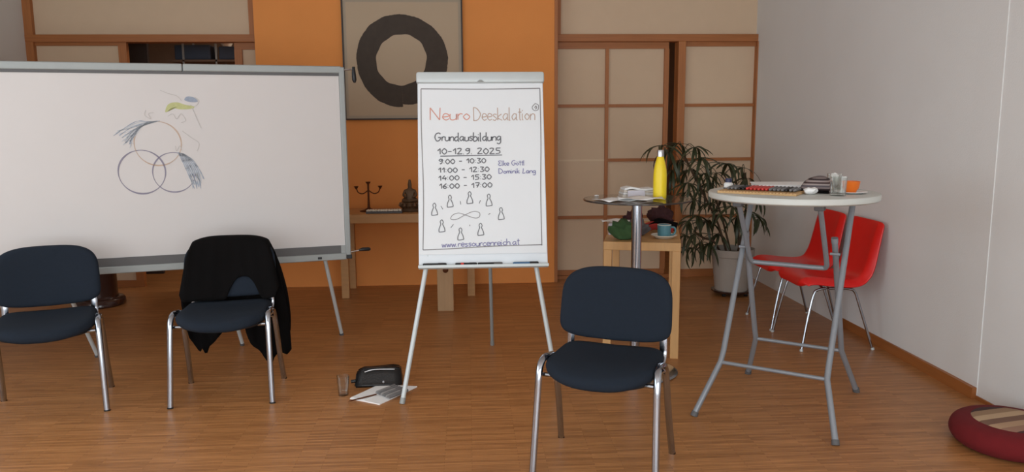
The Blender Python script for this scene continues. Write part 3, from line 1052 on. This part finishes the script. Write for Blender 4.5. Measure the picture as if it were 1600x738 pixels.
G().box(-.076, .06, -.08, -.072, 0.0, .016, .003).build('dark_hem', m_jacket, sb)


def crumple(name, loc, r, h, m, label, cat, seed=1, n=2):
    rs = random.Random(seed)
    bm = bmesh.new()
    bmesh.ops.create_icosphere(bm, subdivisions=n, radius=1)
    for q in bm.verts:
        k = 1 + (.5 * noise.noise(q.co * 2.3 + Vector((seed * 3.1, 0, 0))) + .07 * noise.noise(q.co * 6 + Vector((0, seed * 2.7, 0))) if n > 2 else rs.uniform(-.22, .22))
        q.co = Vector((q.co.x * r * k, q.co.y * r * k, max(0, (q.co.z * .5 + .45) * h * k)))
    if n > 2:
        for q in bm.faces:
            q.smooth = True
    me = bpy.data.meshes.new(name)
    bm.to_mesh(me)
    bm.free()
    me.materials.append(m)
    o = bpy.data.objects.new(name, me)
    o.location = loc
    C.objects.link(o)
    return tag(o, label, cat)


crumple('tissue', (1.614, 3.535, TZ), .032, .034, m_sheet, 'crumpled white tissue in front of the striped pouch', 'tissue', 4)


def tumbler(name, loc, r0, r1, h, label, group=None):
    o = G().lathe([(0, 0), (r0, 0), (r1, h), (r1 - .002, h), (r0 - .002, .010), (0, .008)], 28).build(name, m_glass, None, True)
    o.location = loc
    return tag(o, label, 'glass', group)


tumbler('drinking_glass', (1.712, 3.462, TZ), .034, .039, .088, 'clear drinking glass on the white table beside the striped pouch')
tumbler('drinking_glass', (1.815, 3.71, TZ), .030, .036, .085, 'clear drinking glass with a napkin in it, behind the orange bowl')
crumple('napkin', (1.815, 3.71, TZ + .0135), .024, .085, m_sheet, 'white napkin stuffed into a drinking glass behind the orange bowl', 'napkin', 9)
sc_ = G().lathe([(0, 0), (.045, 0), (.075, .008), (.074, .010), (.044, .004), (0, .004)], 28).build('saucer', m_sheet, None, True)
sc_.location = (1.825, 3.565, TZ)
tag(sc_, 'white saucer under the orange bowl on the white table', 'saucer')
o = G().lathe([(0, .0), (.024, 0), (.026, .006), (.036, .022), (.042, .054), (.040, .054), (.033, .024), (.02, .010), (0, .010)], 32).build('orange_bowl', m_orangeg, None, True)
o.location = (1.825, 3.565, TZ + .0042)
tag(o, 'small orange bowl standing on a saucer on the white table', 'bowl')

# ------------------------------------------------------------------ glass bistro table
gt = empty('bistro_table', (.957, 4.295, 0), 0, 'tall bistro table with round smoked glass top and chrome column', 'table')
GZ = 1.015
G().lathe([(0, GZ - .010), (.296, GZ - .010), (.296, GZ), (0, GZ)], 72).build('glass_top', m_smoke, gt, True)
G().lathe([(.2965, GZ - .010), (.303, GZ - .009), (.304, GZ - .005), (.303, GZ - .001), (.2965, GZ), (.2965, GZ - .010)], 72).build('rim', m_glassrim, gt, True)
G().lathe([(0, GZ - .022), (.10, GZ - .022), (.10, GZ - .0115), (0, GZ - .0115)], 32).build('mount_plate', m_steel, gt, True)
G().lathe([(.029, .03), (.029, GZ - .022)], 28).build('column', m_chrome, gt, True)
G().lathe([(0, 0), (.245, 0), (.25, .006), (.23, .014), (.10, .026), (.045, .034), (.029, .05)], 56).build('base_plate', m_chrome, gt, True)
yb = empty('bottle', (1.078, 4.262, GZ), 0, 'yellow steel drinking bottle with silver cap on the glass table', 'bottle')
G().lathe([(0, 0), (.034, 0), (.037, .004), (.0375, .02), (.0375, .13), (.035, .165), (.028, .20), (.021, .225), (.0185, .238), (0, .238)], 32).build('body', m_yellow, yb, True)
G().lathe([(0, .238), (.0195, .238), (.0195, .270), (.018, .274), (0, .274)], 28).build('cap', m_steel, yb, True)
st = empty('folded_towels', (.985, 4.43, GZ), radians(4), 'stack of folded white cloths at the back of the glass table', 'towels')
for i in range(4):
    w = .098 - .004 * i
    v, f = [], []
    nx, ny = 10, 4
    for j in range(2):
        for a in range(nx + 1):
            for c in range(ny + 1):
                xx = -w + 2 * w * a / nx
                zz = i * .0125 + j * .0115 + (.010 * exp(-((xx + .055) / .035) ** 2) * (i / 3.) + .002 * sin(xx * 60 + i))
                v.append((xx, -.05 + .1 * c / ny, zz if j or i else 0))
    L = (nx + 1) * (ny + 1)
    for a in range(nx):
        for c in range(ny):
            q = a * (ny + 1) + c
            f.append((q, q + 1, q + ny + 2, q + ny + 1))
            f.append((L + q, L + q + ny + 1, L + q + ny + 2, L + q + 1))
    for a in range(nx):
        for c in (0, ny):
            q = a * (ny + 1) + c
            f.append((q, q + ny + 1, L + q + ny + 1, L + q))
    for c in range(ny):
        for a in (0, nx):
            q = a * (ny + 1) + c
            f.append((q, q + 1, L + q + 1, L + q))
    obj('cloth_layer', v, f, m_sheet if i % 2 else mat('cloth_white_%d' % i, (222, 212, 200), .9), st, True, True)


def sheet(name, loc, rz, w, d_, m, label, cat, wav=.004, group=None, lift=0.):
    v, f = [], []
    nx, ny = 10, 6
    for a in range(nx + 1):
        for c in range(ny + 1):
            x, y = -w / 2 + w * a / nx, -d_ / 2 + d_ * c / ny
            v.append((x, y, .0012 + wav * (1 + sin(x * 38 + y * 21)) / 2 + lift * max(0, x / (w / 2)) ** 2))
    for a in range(nx):
        for c in range(ny):
            q = a * (ny + 1) + c
            f.append((q, q + 1, q + ny + 2, q + ny + 1))
    o = obj(name, v, f, m, None, True)
    so_ = o.modifiers.new('thick', 'SOLIDIFY')
    so_.thickness = .001
    o.location = loc
    o.rotation_euler = (0, 0, rz)
    return tag(o, label, cat, group)


sheet('paper_sheet', (.84, 4.20, GZ), radians(24), .26, .17, m_sheet, 'loose white paper sheet at the front left of the glass table', 'paper', .010)
sheet('paper_sheet', (.945, 4.155, GZ + .011), radians(-8), .25, .16, m_sheet, 'loose white paper sheet on top in the middle of the glass table', 'paper', .010)
o = G().box(-.05, .05, -.004, .004, 0, .042, .001).build('folded_card', m_lav, None)
o.location = (.965, 4.345, GZ)
o.rotation_euler = (radians(-14), 0, radians(4))
tag(o, 'white card leaning on the folded cloths on the glass table', 'card')
crumple('paper_scrap', (.75, 4.44, GZ), .014, .012, m_sheet, 'tiny white paper scrap near the left edge of the glass table', 'paper', 8, 1)

# ------------------------------------------------------------------ beech side table
bt = empty('side_table', (1.275, 4.50, 0), radians(-14), 'narrow light beech side table behind the glass table', 'table')
# local: front right corner at origin, x to the left is negative, y back
bw, bl, bz = .465, 1.04, .722
G().box(-bw, 0, 0, bl, bz - .052, bz, .003).build('table_top', m_beech, bt)
for x in (-bw + .001, -.051):
    for y in (.001, bl - .051):
        G().box(x, x + .05, y, y + .05, 0, bz - .052, .002).build('leg', m_beech, bt)


def btp(x, y):
    a = radians(-14)
    return (1.275 + cos(a) * x - sin(a) * y, 4.50 + sin(a) * x + cos(a) * y, bz)


mg = empty('mug', btp(-.10, .19), radians(-8), 'teal glazed mug on a white napkin on the beech table', 'mug')
G().lathe([(0, .002), (.036, .002), (.040, .006), (.0425, .07), (.043, .083), (.040, .083), (.0385, .012), (0, .010)], 32).build('body', m_teal, mg, True)
G().lathe([(.0405, .0815), (.0432, .082), (.0432, .0845), (.0405, .0845), (.0405, .0815)], 32).build('rim', m_cream, mg, True)
G().tube(smoothpath([(.040, 0, .068), (.062, 0, .066), (.07, 0, .045), (.06, 0, .024), (.038, 0, .018)]), .006, 10, ref=(0, 1, 0)).build('handle', m_teal, mg, True)
nk = G().lathe([(0, 0), (.05, 0), (.082, .022), (.080, .024), (.048, .0025), (0, .0015)], 30).build('saucer', m_cream, None, True)
nk.location = btp(-.10, .19)
tag(nk, 'cream saucer under the teal mug on the beech table', 'saucer')
mg.location.z += .002
o = crumple('green_bag', btp(-.34, .11), .095, .115, m_green, 'crumpled dark green cloth bag at the front of the beech table', 'bag', 21, 3)
o.scale = (.95, .7, 1)
o = crumple('grey_scarf', btp(-.26, .30), .065, .10, m_greycloth, 'grey cloth heap behind the green bag on the beech table', 'scarf', 22, 3)
o = crumple('wool_hat', btp(-.31, .56), .062, .13, m_burg, 'dark burgundy wool hat left of the chrome column on the beech table', 'hat', 23, 3)
o = crumple('wool_scarf', btp(-.12, .74), .085, .135, m_burg, 'dark burgundy wool scarf heaped right of the chrome column on the beech table', 'scarf', 24, 3)
for i, (x, y, a, m_) in enumerate(((-.15, .52, 4, m_redcloth), (-.10, .62, -8, m_jacket), (-.13, .40, -12, m_redcloth), (-.11, .465, -14, m_jacket))):
    o = G().tube(smoothpath([(-.09, 0, .012), (-.03, .012, .03 + .012 * (i % 2)), (.03, -.01, .026), (.09, 0, .012)]), [.010, .013, .014, .015, .016, .016, .016, .015, .015, .015, .014, .012, .010], 8, ref=(0, 1, 0), rb=.02).build('cloth_strap', m_, None, True)
    p = btp(x, y)
    o.location = (p[0], p[1], bz + .0125)
    o.rotation_euler = (0, 0, radians(a))
    tag(o, ('red folded cloth strip behind the teal mug, the rear one', 'black folded cloth strip behind the teal mug, the rear one', 'red folded cloth strip close behind the teal mug',
            'black folded cloth strip close behind the teal mug')[i], 'cloth')
bx_ = G().box(-.028, .028, -.035, .035, 0, .072, .003).build('card_box', m_lav, None)
bx_.location = btp(-.425, .32)
bx_.rotation_euler = (0, 0, radians(-14))
tag(bx_, 'pale lavender box at the left edge of the beech table', 'box')
sheet('paper_sheet', (btp(-.40, .40)[0], btp(-.40, .40)[1], bz + .073), radians(-4), .22, .16, m_sheet, 'white paper lying across the pale box on the beech table', 'paper', .012)

# ------------------------------------------------------------------ console table on the orange wall
ct = empty('console_table', (-.51, 6.38, 0), 0, 'long narrow wooden console table against the orange wall', 'table')
G().box(-.62, .56, -.03, .45, .632, .706, .004).build('table_top', m_beech_d, ct)
for x in (-.555, .495):
    for y in (-.02, .37):
        G().box(x, x + .062, y, y + .062, 0, .632, .003).build('leg', m_beech_d, ct)
cs = empty('candelabra', (-.845, 6.58, .706), radians(6), 'rusty iron three-armed candelabra on the console table', 'candelabra')
G().lathe([(0, 0), (.075, 0), (.077, .006), (.04, .016), (.014, .03), (.008, .05)], 24).build('base', m_rust, cs, True)
G().tube([(0, 0, .03), (0, 0, .12), (0, 0, .24)], [.011, .008, .008], 10).build('stem', m_rust, cs, True)
G().lathe([(.004, .225), (.022, .252), (.020, .253), (0, .238)], 16).build('candle_cup', m_rust, cs, True)
for s_ in (-1, 1):
    G().tube(smoothpath([(0, 0, .185), (s_ * .018, 0, .168), (s_ * .05, 0, .152), (s_ * .085, 0, .165), (s_ * .098, 0, .198)]), .0045, 8, ref=(0, 1, 0)).build('arm', m_rust, cs, True)
    G().lathe([(.004, .19), (.020, .216), (.018, .217), (0, .204)], 16, (s_ * .1, 0, 0)).build('candle_cup', m_rust, cs, True)
tr = empty('stone_tray', (-.72, 6.44, .706), radians(2), 'long tray of pale stones in front of the candelabra', 'tray')
G().box(-.13, .17, -.04, .04, 0, .018, .003).build('tray', m_trough, tr)
for i in range(26):
    bm = bmesh.new()
    bmesh.ops.create_icosphere(bm, subdivisions=1, radius=.012)
    me = bpy.data.meshes.new('stone')
    bm.to_mesh(me)
    bm.free()
    me.materials.append(m_cream)
    o = bpy.data.objects.new('stone', me)
    C.objects.link(o)
    o.parent = tr
    o.location = (-.115 + .022 * (i % 13) + random.uniform(-.003, .003), -.018 + .034 * (i // 13), .024)
    o.scale = (1.1, 1.2, .8)
# seated statue
sg = empty('statue', (-.492, 6.55, .706), 0, 'small bronze seated figure on a lotus pedestal on the console table', 'statue')
G().lathe([(0, 0), (.078, 0), (.082, .01), (.07, .022), (.064, .034), (.076, .052), (.082, .07), (.07, .08), (0, .08)], 28).build('pedestal', m_bronze, sg, True)
for i in range(12):
    w = 2 * pi * i / 12
    G().tube([(.066 * cos(w), .066 * sin(w), .036), (.082 * cos(w), .082 * sin(w), .058), (.083 * cos(w), .083 * sin(w), .078)], [.012, .018, .006], 6).build('petal', m_bronze, sg, True)
bm = bmesh.new()
pts = [((0, 0, .095), .042), ((0, 0, .13), .032), ((0, .004, .172), .034), ((0, .004, .196), .012), ((0, 0, .222), .021), ((0, .002, .246), .014), ((0, .004, .272), .010),
       ((-.042, 0, .176), .014), ((-.056, -.015, .138), .012), ((-.024, -.045, .122), .010), ((.042, 0, .176), .014), ((.056, -.015, .138), .012), ((.024, -.045, .122), .010),
       ((-.062, -.02, .094), .022), ((.02, -.058, .092), .016), ((.062, -.02, .094), .022), ((-.02, -.060, .096), .015)]
vs = [bm.verts.new(p) for p, r_ in pts]
for a, c in ((0, 1), (1, 2), (2, 3), (3, 4), (4, 5), (5, 6), (2, 7), (7, 8), (8, 9), (2, 10), (10, 11), (11, 12), (0, 13), (13, 14), (0, 15), (15, 16)):
    bm.edges.new((vs[a], vs[c]))
me = bpy.data.meshes.new('figure')
bm.to_mesh(me)
bm.free()
fig = bpy.data.objects.new('figure', me)
C.objects.link(fig)
fig.parent = sg
me.materials.append(m_bronze)
sk = fig.modifiers.new('skin', 'SKIN')
for i, (p, r_) in enumerate(pts):
    me.skin_vertices[0].data[i].radius = (r_, r_ * .85)
me.skin_vertices[0].data[0].use_root = True
fig.modifiers.new('sub', 'SUBSURF').levels = 2
fig.modifiers['sub'].render_levels = 2

# wooden post standing in front of the console table
ps_ = empty('wooden_post', (-.186, 5.88, 0), 0, 'pale wooden board stand on the floor behind the flipchart', 'stand')
G().box(-.062, .062, -.03, .03, 0, .66, .003).build('upright', m_plinthwood, ps_)
G().lathe([(0, 0), (.02, 0), (.022, .006), (.010, .012), (0, .014)], 16, M=Matrix.Translation((.004, -.0302, .325)) @ Matrix.Rotation(pi / 2, 4, 'X')).build('dark_knob', m_rust, ps_, True)
G().box(-.1, .1, -.06, .06, .66, .69, .003).build('cap_board', m_plinthwood, ps_)

# dark round pedestal behind the left chair
dr = empty('round_pedestal', (-3.02, 6.32, 0), 0, 'dark lacquered round pedestal with flared base under the whiteboard', 'pedestal')
G().lathe([(0, 0), (.19, 0), (.2, .012), (.198, .045), (.185, .06), (.15, .066), (.145, .08)], 44).build('base', m_drum, dr, True)
G().lathe([(.145, .07), (.142, .30), (.15, .34), (0, .345)], 44).build('body', m_drum, dr, True)

# ------------------------------------------------------------------ potted palm
pt = empty('potted_palm', (2.205, 6.24, 0), 0, 'leafy palm in a grey pot in the corner between the paper screen and the wall', 'plant')
G().lathe([(0, .045), (.135, .045), (.165, .33), (.178, .335), (.182, .395), (.172, .395), (.166, .34), (.16, .335), (0, .33)], 40).build('pot', m_pot, pt, True)
G().lathe([(0, .345), (.163, .345), (.163, .33)], 32).build('soil', m_soil, pt, True)
tp = G().lathe([(0, .028), (.16, .028), (.165, .034), (.165, .046), (0, .046)], 36).build('trolley', m_drum, pt, True)
for i in range(4):
    w = pi / 4 + i * pi / 2
    G().tube([(.13 * cos(w) - .012, .13 * sin(w), .016), (.13 * cos(w) + .012, .13 * sin(w), .016)], .016, 12, ref=(0, 0, 1)).build('castor', m_black, tp, True)
hubs = [(1.51, 5.93, 1.26), (1.68, 6.1, 1.27), (1.59, 6.0, 1.22), (1.72, 6.13, 1.14), (1.66, 6.14, 1.06), (1.74, 5.84, 1.25), (1.79, 5.81, 1.17), (1.84, 6.26, 1.05), (1.85, 5.94, 1.04), (1.72, 5.93, 0.97),
        (1.96, 6.35, 0.88), (1.94, 6.06, 0.96), (1.88, 6.26, 0.8), (1.74, 6.06, 0.88), (2.02, 6.15, 1.03), (2.01, 5.88, 1.12), (1.98, 6.15, 0.79), (2.12, 6.28, 0.8), (1.85, 6.09, 0.69), (1.97, 6.21, 0.63),
        (2.07, 6.17, 0.68), (2.05, 5.84, 0.79), (2.23, 6.22, 0.66), (1.79, 6.12, 0.64), (1.72, 5.97, 0.55), (1.75, 5.82, 0.58), (1.95, 6.28, 0.44), (1.8, 6.06, 0.43), (1.99, 6.2, 0.44), (2.09, 6.28, 0.51),
        (2.28, 6.19, 0.98), (2.41, 6.31, 0.86), (2.25, 6.02, 0.73), (2.42, 6.24, 0.64), (2.15, 6.04, 0.92), (2.29, 6.32, 1.06)]
base = Vector((2.205, 6.24, 0))
canes = [[(-.05, -.02, .34), (-.16, -.08, .62), (-.34, -.16, .92), (-.50, -.2, 1.2)], [(.0, .03, .34), (-.10, .0, .66), (-.20, -.02, .9), (-.26, -.04, 1.08)],
         [(.05, -.02, .34), (.03, -.04, .6), (.0, -.08, .85), (-.04, -.12, 1.0)], [(.06, .04, .34), (.10, .03, .62), (.12, .03, .84), (.10, .05, 1.02)], [(-.09, .0, .34), (-.18, -.06, .46), (-.28, -.10, .5), (-.36, -.14, .55)]]
cpts = []
for c_ in canes:
    p_ = smoothpath(c_, 6)
    cpts += p_
    G().tube(p_, .009, 8, ref=(0, 1, 0)).build('cane', m_stem, pt, True)
leafmesh = []
for k in range(4):
    v, f = [], []
    L, ns = (.19, .22, .25, .28)[k], 7
    bend = (.5, .9, 1.3, 1.0)[k]
    x = z = 0
    for i in range(ns + 1):
        t_ = i / ns
        w = .0125 * (sin(pi * min(1, .12 + t_ * .88)) ** .6) + .0006
        v += [(x, -w, z + .3 * w), (x, 0, z), (x, w, z + .3 * w)]
        an = .35 - bend * 1.5 * t_
        x += L / ns * cos(an)
        z += L / ns * sin(an)
    for i in range(ns):
        q = i * 3
        f += [(q, q + 1, q + 4, q + 3), (q + 1, q + 2, q + 5, q + 4)]
    me = bpy.data.meshes.new('leaf')
    me.from_pydata(v, [], f)
    for p_ in me.polygons:
        p_.use_smooth = True
    me.materials.append(m_leaf)
    leafmesh.append(me)
rl = random.Random(5)
for hx, hy, hz in hubs:
    hb = Vector((hx, hy, hz)) - base
    near = min(cpts, key=lambda q: (Vector(q) - hb).length + .4 * max(0, q[2] - hb.z))
    nv = Vector(near)
    mid = (nv + hb) / 2 + Vector((0, 0, .05))
    G().tube(smoothpath([tuple(nv), tuple(mid), tuple(hb)], 4), .0028, 5, ref=(0, 1, 0)).build('petiole', m_leaf, pt, True)
    dr_ = atan2(hb.y - nv.y, hb.x - nv.x) if (hb - nv).length > .05 else rl.uniform(0, 6.28)
    for i in range(8):
        o = bpy.data.objects.new('leaf', leafmesh[rl.randrange(4)])
        C.objects.link(o)
        o.parent = pt
        o.location = hb
        a = dr_ + radians(-120 + 240 * i / 7 + rl.uniform(-14, 14))
        o.rotation_euler = (rl.uniform(-.4, .4), rl.uniform(.15, 1.05), a)
        s_ = rl.uniform(.75, 1.05)
        wx = base.x + hb.x + .22 * s_ * cos(a)
        wy = base.y + hb.y + .22 * s_ * sin(a)
        if wx > 2.6:
            s_ *= .45
        if wy > 6.9:
            s_ *= .6
        o.scale = (s_, s_, s_)


# ------------------------------------------------------------------ red shell chairs
def shell_chair():
    r = empty('shell_chair')
    # local: front = -y, back = +y; profile along the seat then up the back
    prof = catmull([(-.232, .405), (-.226, .440), (-.165, .462), (-.02, .447), (.09, .440), (.155, .458), (.195, .52), (.222, .62), (.248, .73), (.268, .80), (.272, .812)], 4)
    n = len(prof)
    nw = 32
    v, f = [], []
    for i, (y, z) in enumerate(prof):
        t_ = i / (n - 1)
        if t_ < .55:
            hw_ = .212 + .016 * sin(pi * t_ / .55)
            if t_ < .12:
                hw_ -= .05 * (1 - t_ / .12) ** 2
        else:
            k = (t_ - .55) / .45
            hw_ = .220 - .020 * k
            if k > .7:
                hw_ -= .075 * ((k - .7) / .3) ** 2
        a = prof[max(0, i - 1)]
        c = prof[min(n - 1, i + 1)]
        ty, tz = c[0] - a[0], c[1] - a[1]
        L = sqrt(ty * ty + tz * tz)
        ny, nz_ = -tz / L, ty / L          # towards the sitter
        for j in range(nw + 1):
            u = -1 + 2 * j / nw
            cup = .016 * u * u - (.048 if t_ < .5 else .048 - .034 * (t_ - .5) / .5) * max(0, (abs(u) - .72) / .28) ** 1.7
            if t_ > .88:
                cup *= 1 - .85 * (t_ - .88) / .12
            if t_ < .08:
                cup *= .4 + .6 * t_ / .08
            v.append((u * hw_, y + ny * cup, z + nz_ * cup))
    for i in range(n - 1):
        for j in range(nw):
            q = i * (nw + 1) + j
            f.append((q, q + 1, q + nw + 2, q + nw + 1))
    sh = obj('seat_shell', v, f, m_red, r, True)
    sh.modifiers.new('sub', 'SUBSURF').render_levels = 1
    sm = sh.modifiers.new('thick', 'SOLIDIFY')
    sm.thickness = .008
    sm.offset = -1
    for s_ in (-1, 1):
        x = s_ * .198
        l1 = smoothpath([(s_ * .232, -.232, 0), (s_ * .213, -.19, .22), (s_ * .2, -.155, .36), (x, -.13, .388), (x, -.08, .397), (x, 0, .395)], 4)
        l = G().tube(l1, .0085, 10, ref=(0, 1, 0)).build('leg', m_chrome, r, True)
        G().tube([(s_ * .231, -.2305, .014), (s_ * .233, -.233, 0)], .011, 10, ref=(0, 1, 0)).build('foot_cap', m_graylq, l, True)
        l2 = smoothpath([(x, 0, .395), (x, .07, .392), (s_ * .2, .11, .372), (s_ * .208, .14, .29), (s_ * .232, .232, 0)], 4)
        l = G().tube(l2, .0085, 10, ref=(0, 1, 0)).build('leg', m_chrome, r, True)
        G().tube([(s_ * .231, .2305, .014), (s_ * .233, .233, 0)], .011, 10, ref=(0, 1, 0)).build('foot_cap', m_graylq, l, True)
    for y in (-.10, .08):
        G().tube([(-.198, y, .395), (-.15, y, .42), (.15, y, .42), (.198, y, .395)], .008, 8).build('crossbar', m_steel, r, True)
    return r


sc1 = shell_chair()
sc2 = copy_tree(sc1)
for o, y, a, lab in ((sc1, 4.825, -90, 'red plastic shell chair by the white wall, the nearer one'), (sc2, 5.315, -90, 'red plastic shell chair by the white wall, the farther one next to the palm')):
    o.location = (2.322, y, 0)
    o.rotation_euler = (0, 0, radians(a))
    tag(o, lab, 'chair', 'red shell chairs by the wall')

# ------------------------------------------------------------------ floor cushion
fc2 = empty('floor_cushion', (2.40, 3.13, 0), 0, 'round red floor cushion with a striped patch on top at the right wall', 'cushion')
R0 = .245
G().lathe([(0, 0)] + catmull([(.17, 0), (.215, .012), (.238, .038), (.243, .065), (.232, .095), (.205, .114), (.16, .122)], 4) + [(0, .124)], 96).build('cushion_body', m_cushion, fc2, True, False)
m_patch = striped('striped_patch', [(70, 42, 40), (150, 112, 92), (176, 142, 112), (120, 88, 72), (186, 156, 124), (150, 120, 92), (64, 40, 38)], .33, 'Y', off=.165)
v = [(0, 0, .1262)]
N = 48
rr = (.06, .11, .145, .158)
zz = (.1262, .1258, .1252, .1222)
for r_, z_ in zip(rr, zz):
    v += [(r_ * cos(2 * pi * i / N), r_ * sin(2 * pi * i / N), z_) for i in range(N)]
f = [(0, 1 + i, 1 + (i + 1) % N) for i in range(N)]
for k in range(3):
    f += [(1 + k * N + i, 1 + k * N + (i + 1) % N, 1 + (k + 1) * N + (i + 1) % N, 1 + (k + 1) * N + i) for i in range(N)]
o = obj('striped_patch', v, f, m_patch, fc2, True)
o.rotation_euler = (0, 0, radians(12))

# ------------------------------------------------------------------ things on the floor by the flipchart
tumbler('drinking_glass', (-.686, 4.02, 0), .027, .034, .108, 'empty clear drinking glass on the floor beside the black case')
bg = empty('black_case', (-.515, 4.19, 0), radians(2), 'black leather case lying on the floor behind the papers', 'case')
bm = bmesh.new()
bmesh.ops.create_cube(bm, size=1)
bmesh.ops.subdivide_edges(bm, edges=list(bm.edges), cuts=5, use_grid_fill=True)
for q in bm.verts:
    x, y, z = q.co.x, q.co.y, q.co.z + .5
    hh = .094 * (1 - .22 * max(0, -x - .25) / .25 - .05 * max(0, x - .2) / .3) + .004 * sin(x * 14)
    q.co = Vector((x * .262 * (1 - .06 * z), y * (.13 - .075 * z) + .02 * z, z * hh))
bmesh.ops.bevel(bm, geom=[e for e in bm.edges if e.calc_face_angle(0) > .6], offset=.008, segments=2, affect='EDGES')
me = bpy.data.meshes.new('body')
for q in bm.faces:
    q.smooth = True
bm.to_mesh(me)
bm.free()
me.materials.append(m_leather)
o = bpy.data.objects.new('body', me)
C.objects.link(o)
o.parent = bg
G().tube(smoothpath([(-.075, -.026, .078), (-.02, -.020, .089), (.09, -.018, .086)]), .0035, 8).build('zip', m_steel, bg, True)
G().tube([(-.125, -.03, .03), (-.150, -.03, .028)], .010, 8).build('strap_loop', m_leather, bg, True)
G().lathe([(0, 0), (.007, 0), (.006, .004), (0, .005)], 12, M=Matrix.Translation((.03, -.062, .03)) @ Matrix.Rotation(pi / 2, 4, 'X')).build('stud', m_steel, bg, True)
pf = empty('paper_folder', (-.47, 4.01, 0), radians(0), 'white papers spread on the floor in front of the black case', 'papers')
G().slab([(-.172, -.055), (-.005, -.155), (.173, .103), (-.04, .15)], 0, .006).build('sheet', m_sheet, pf)
G().slab([(-.165, -.05), (-.085, -.10), (.075, .14), (-.035, .145)], .006, .0085).build('sheet', m_sheet, pf)
for i in range(6):
    k = i - 2.5
    o = empty('pen', (-.425 + .0150 * k, 4.005 - .0165 * k, .0085 + .0098), radians(49 + random.uniform(-1, 1)),
              'grey felt pen on the white floor papers, %s counted from the black case' % ORD[i], 'pen', 'grey pens on the floor papers')
    G().tube([(-.07, 0, 0), (-.062, 0, 0), (.03, 0, 0)], [.005, .0088, .0088], 8).build('barrel', m_felt if i % 2 else m_pen2, o, True)
    G().tube([(.03, 0, 0), (.068, 0, 0), (.07, 0, 0)], [.0096, .0096, .007], 8).build('pen_cap', m_felt, o, True)
o = G().tube([(-.075, -.05, .0045), (-.06, -.04, .0045), (.06, .045, .0045)], [.001, .004, .004], 8).build('pencil', m_rust, None, True)
o.location = (-.565, 3.935, .0085)
tag(o, 'thin dark pencil on the white papers on the floor', 'pencil')
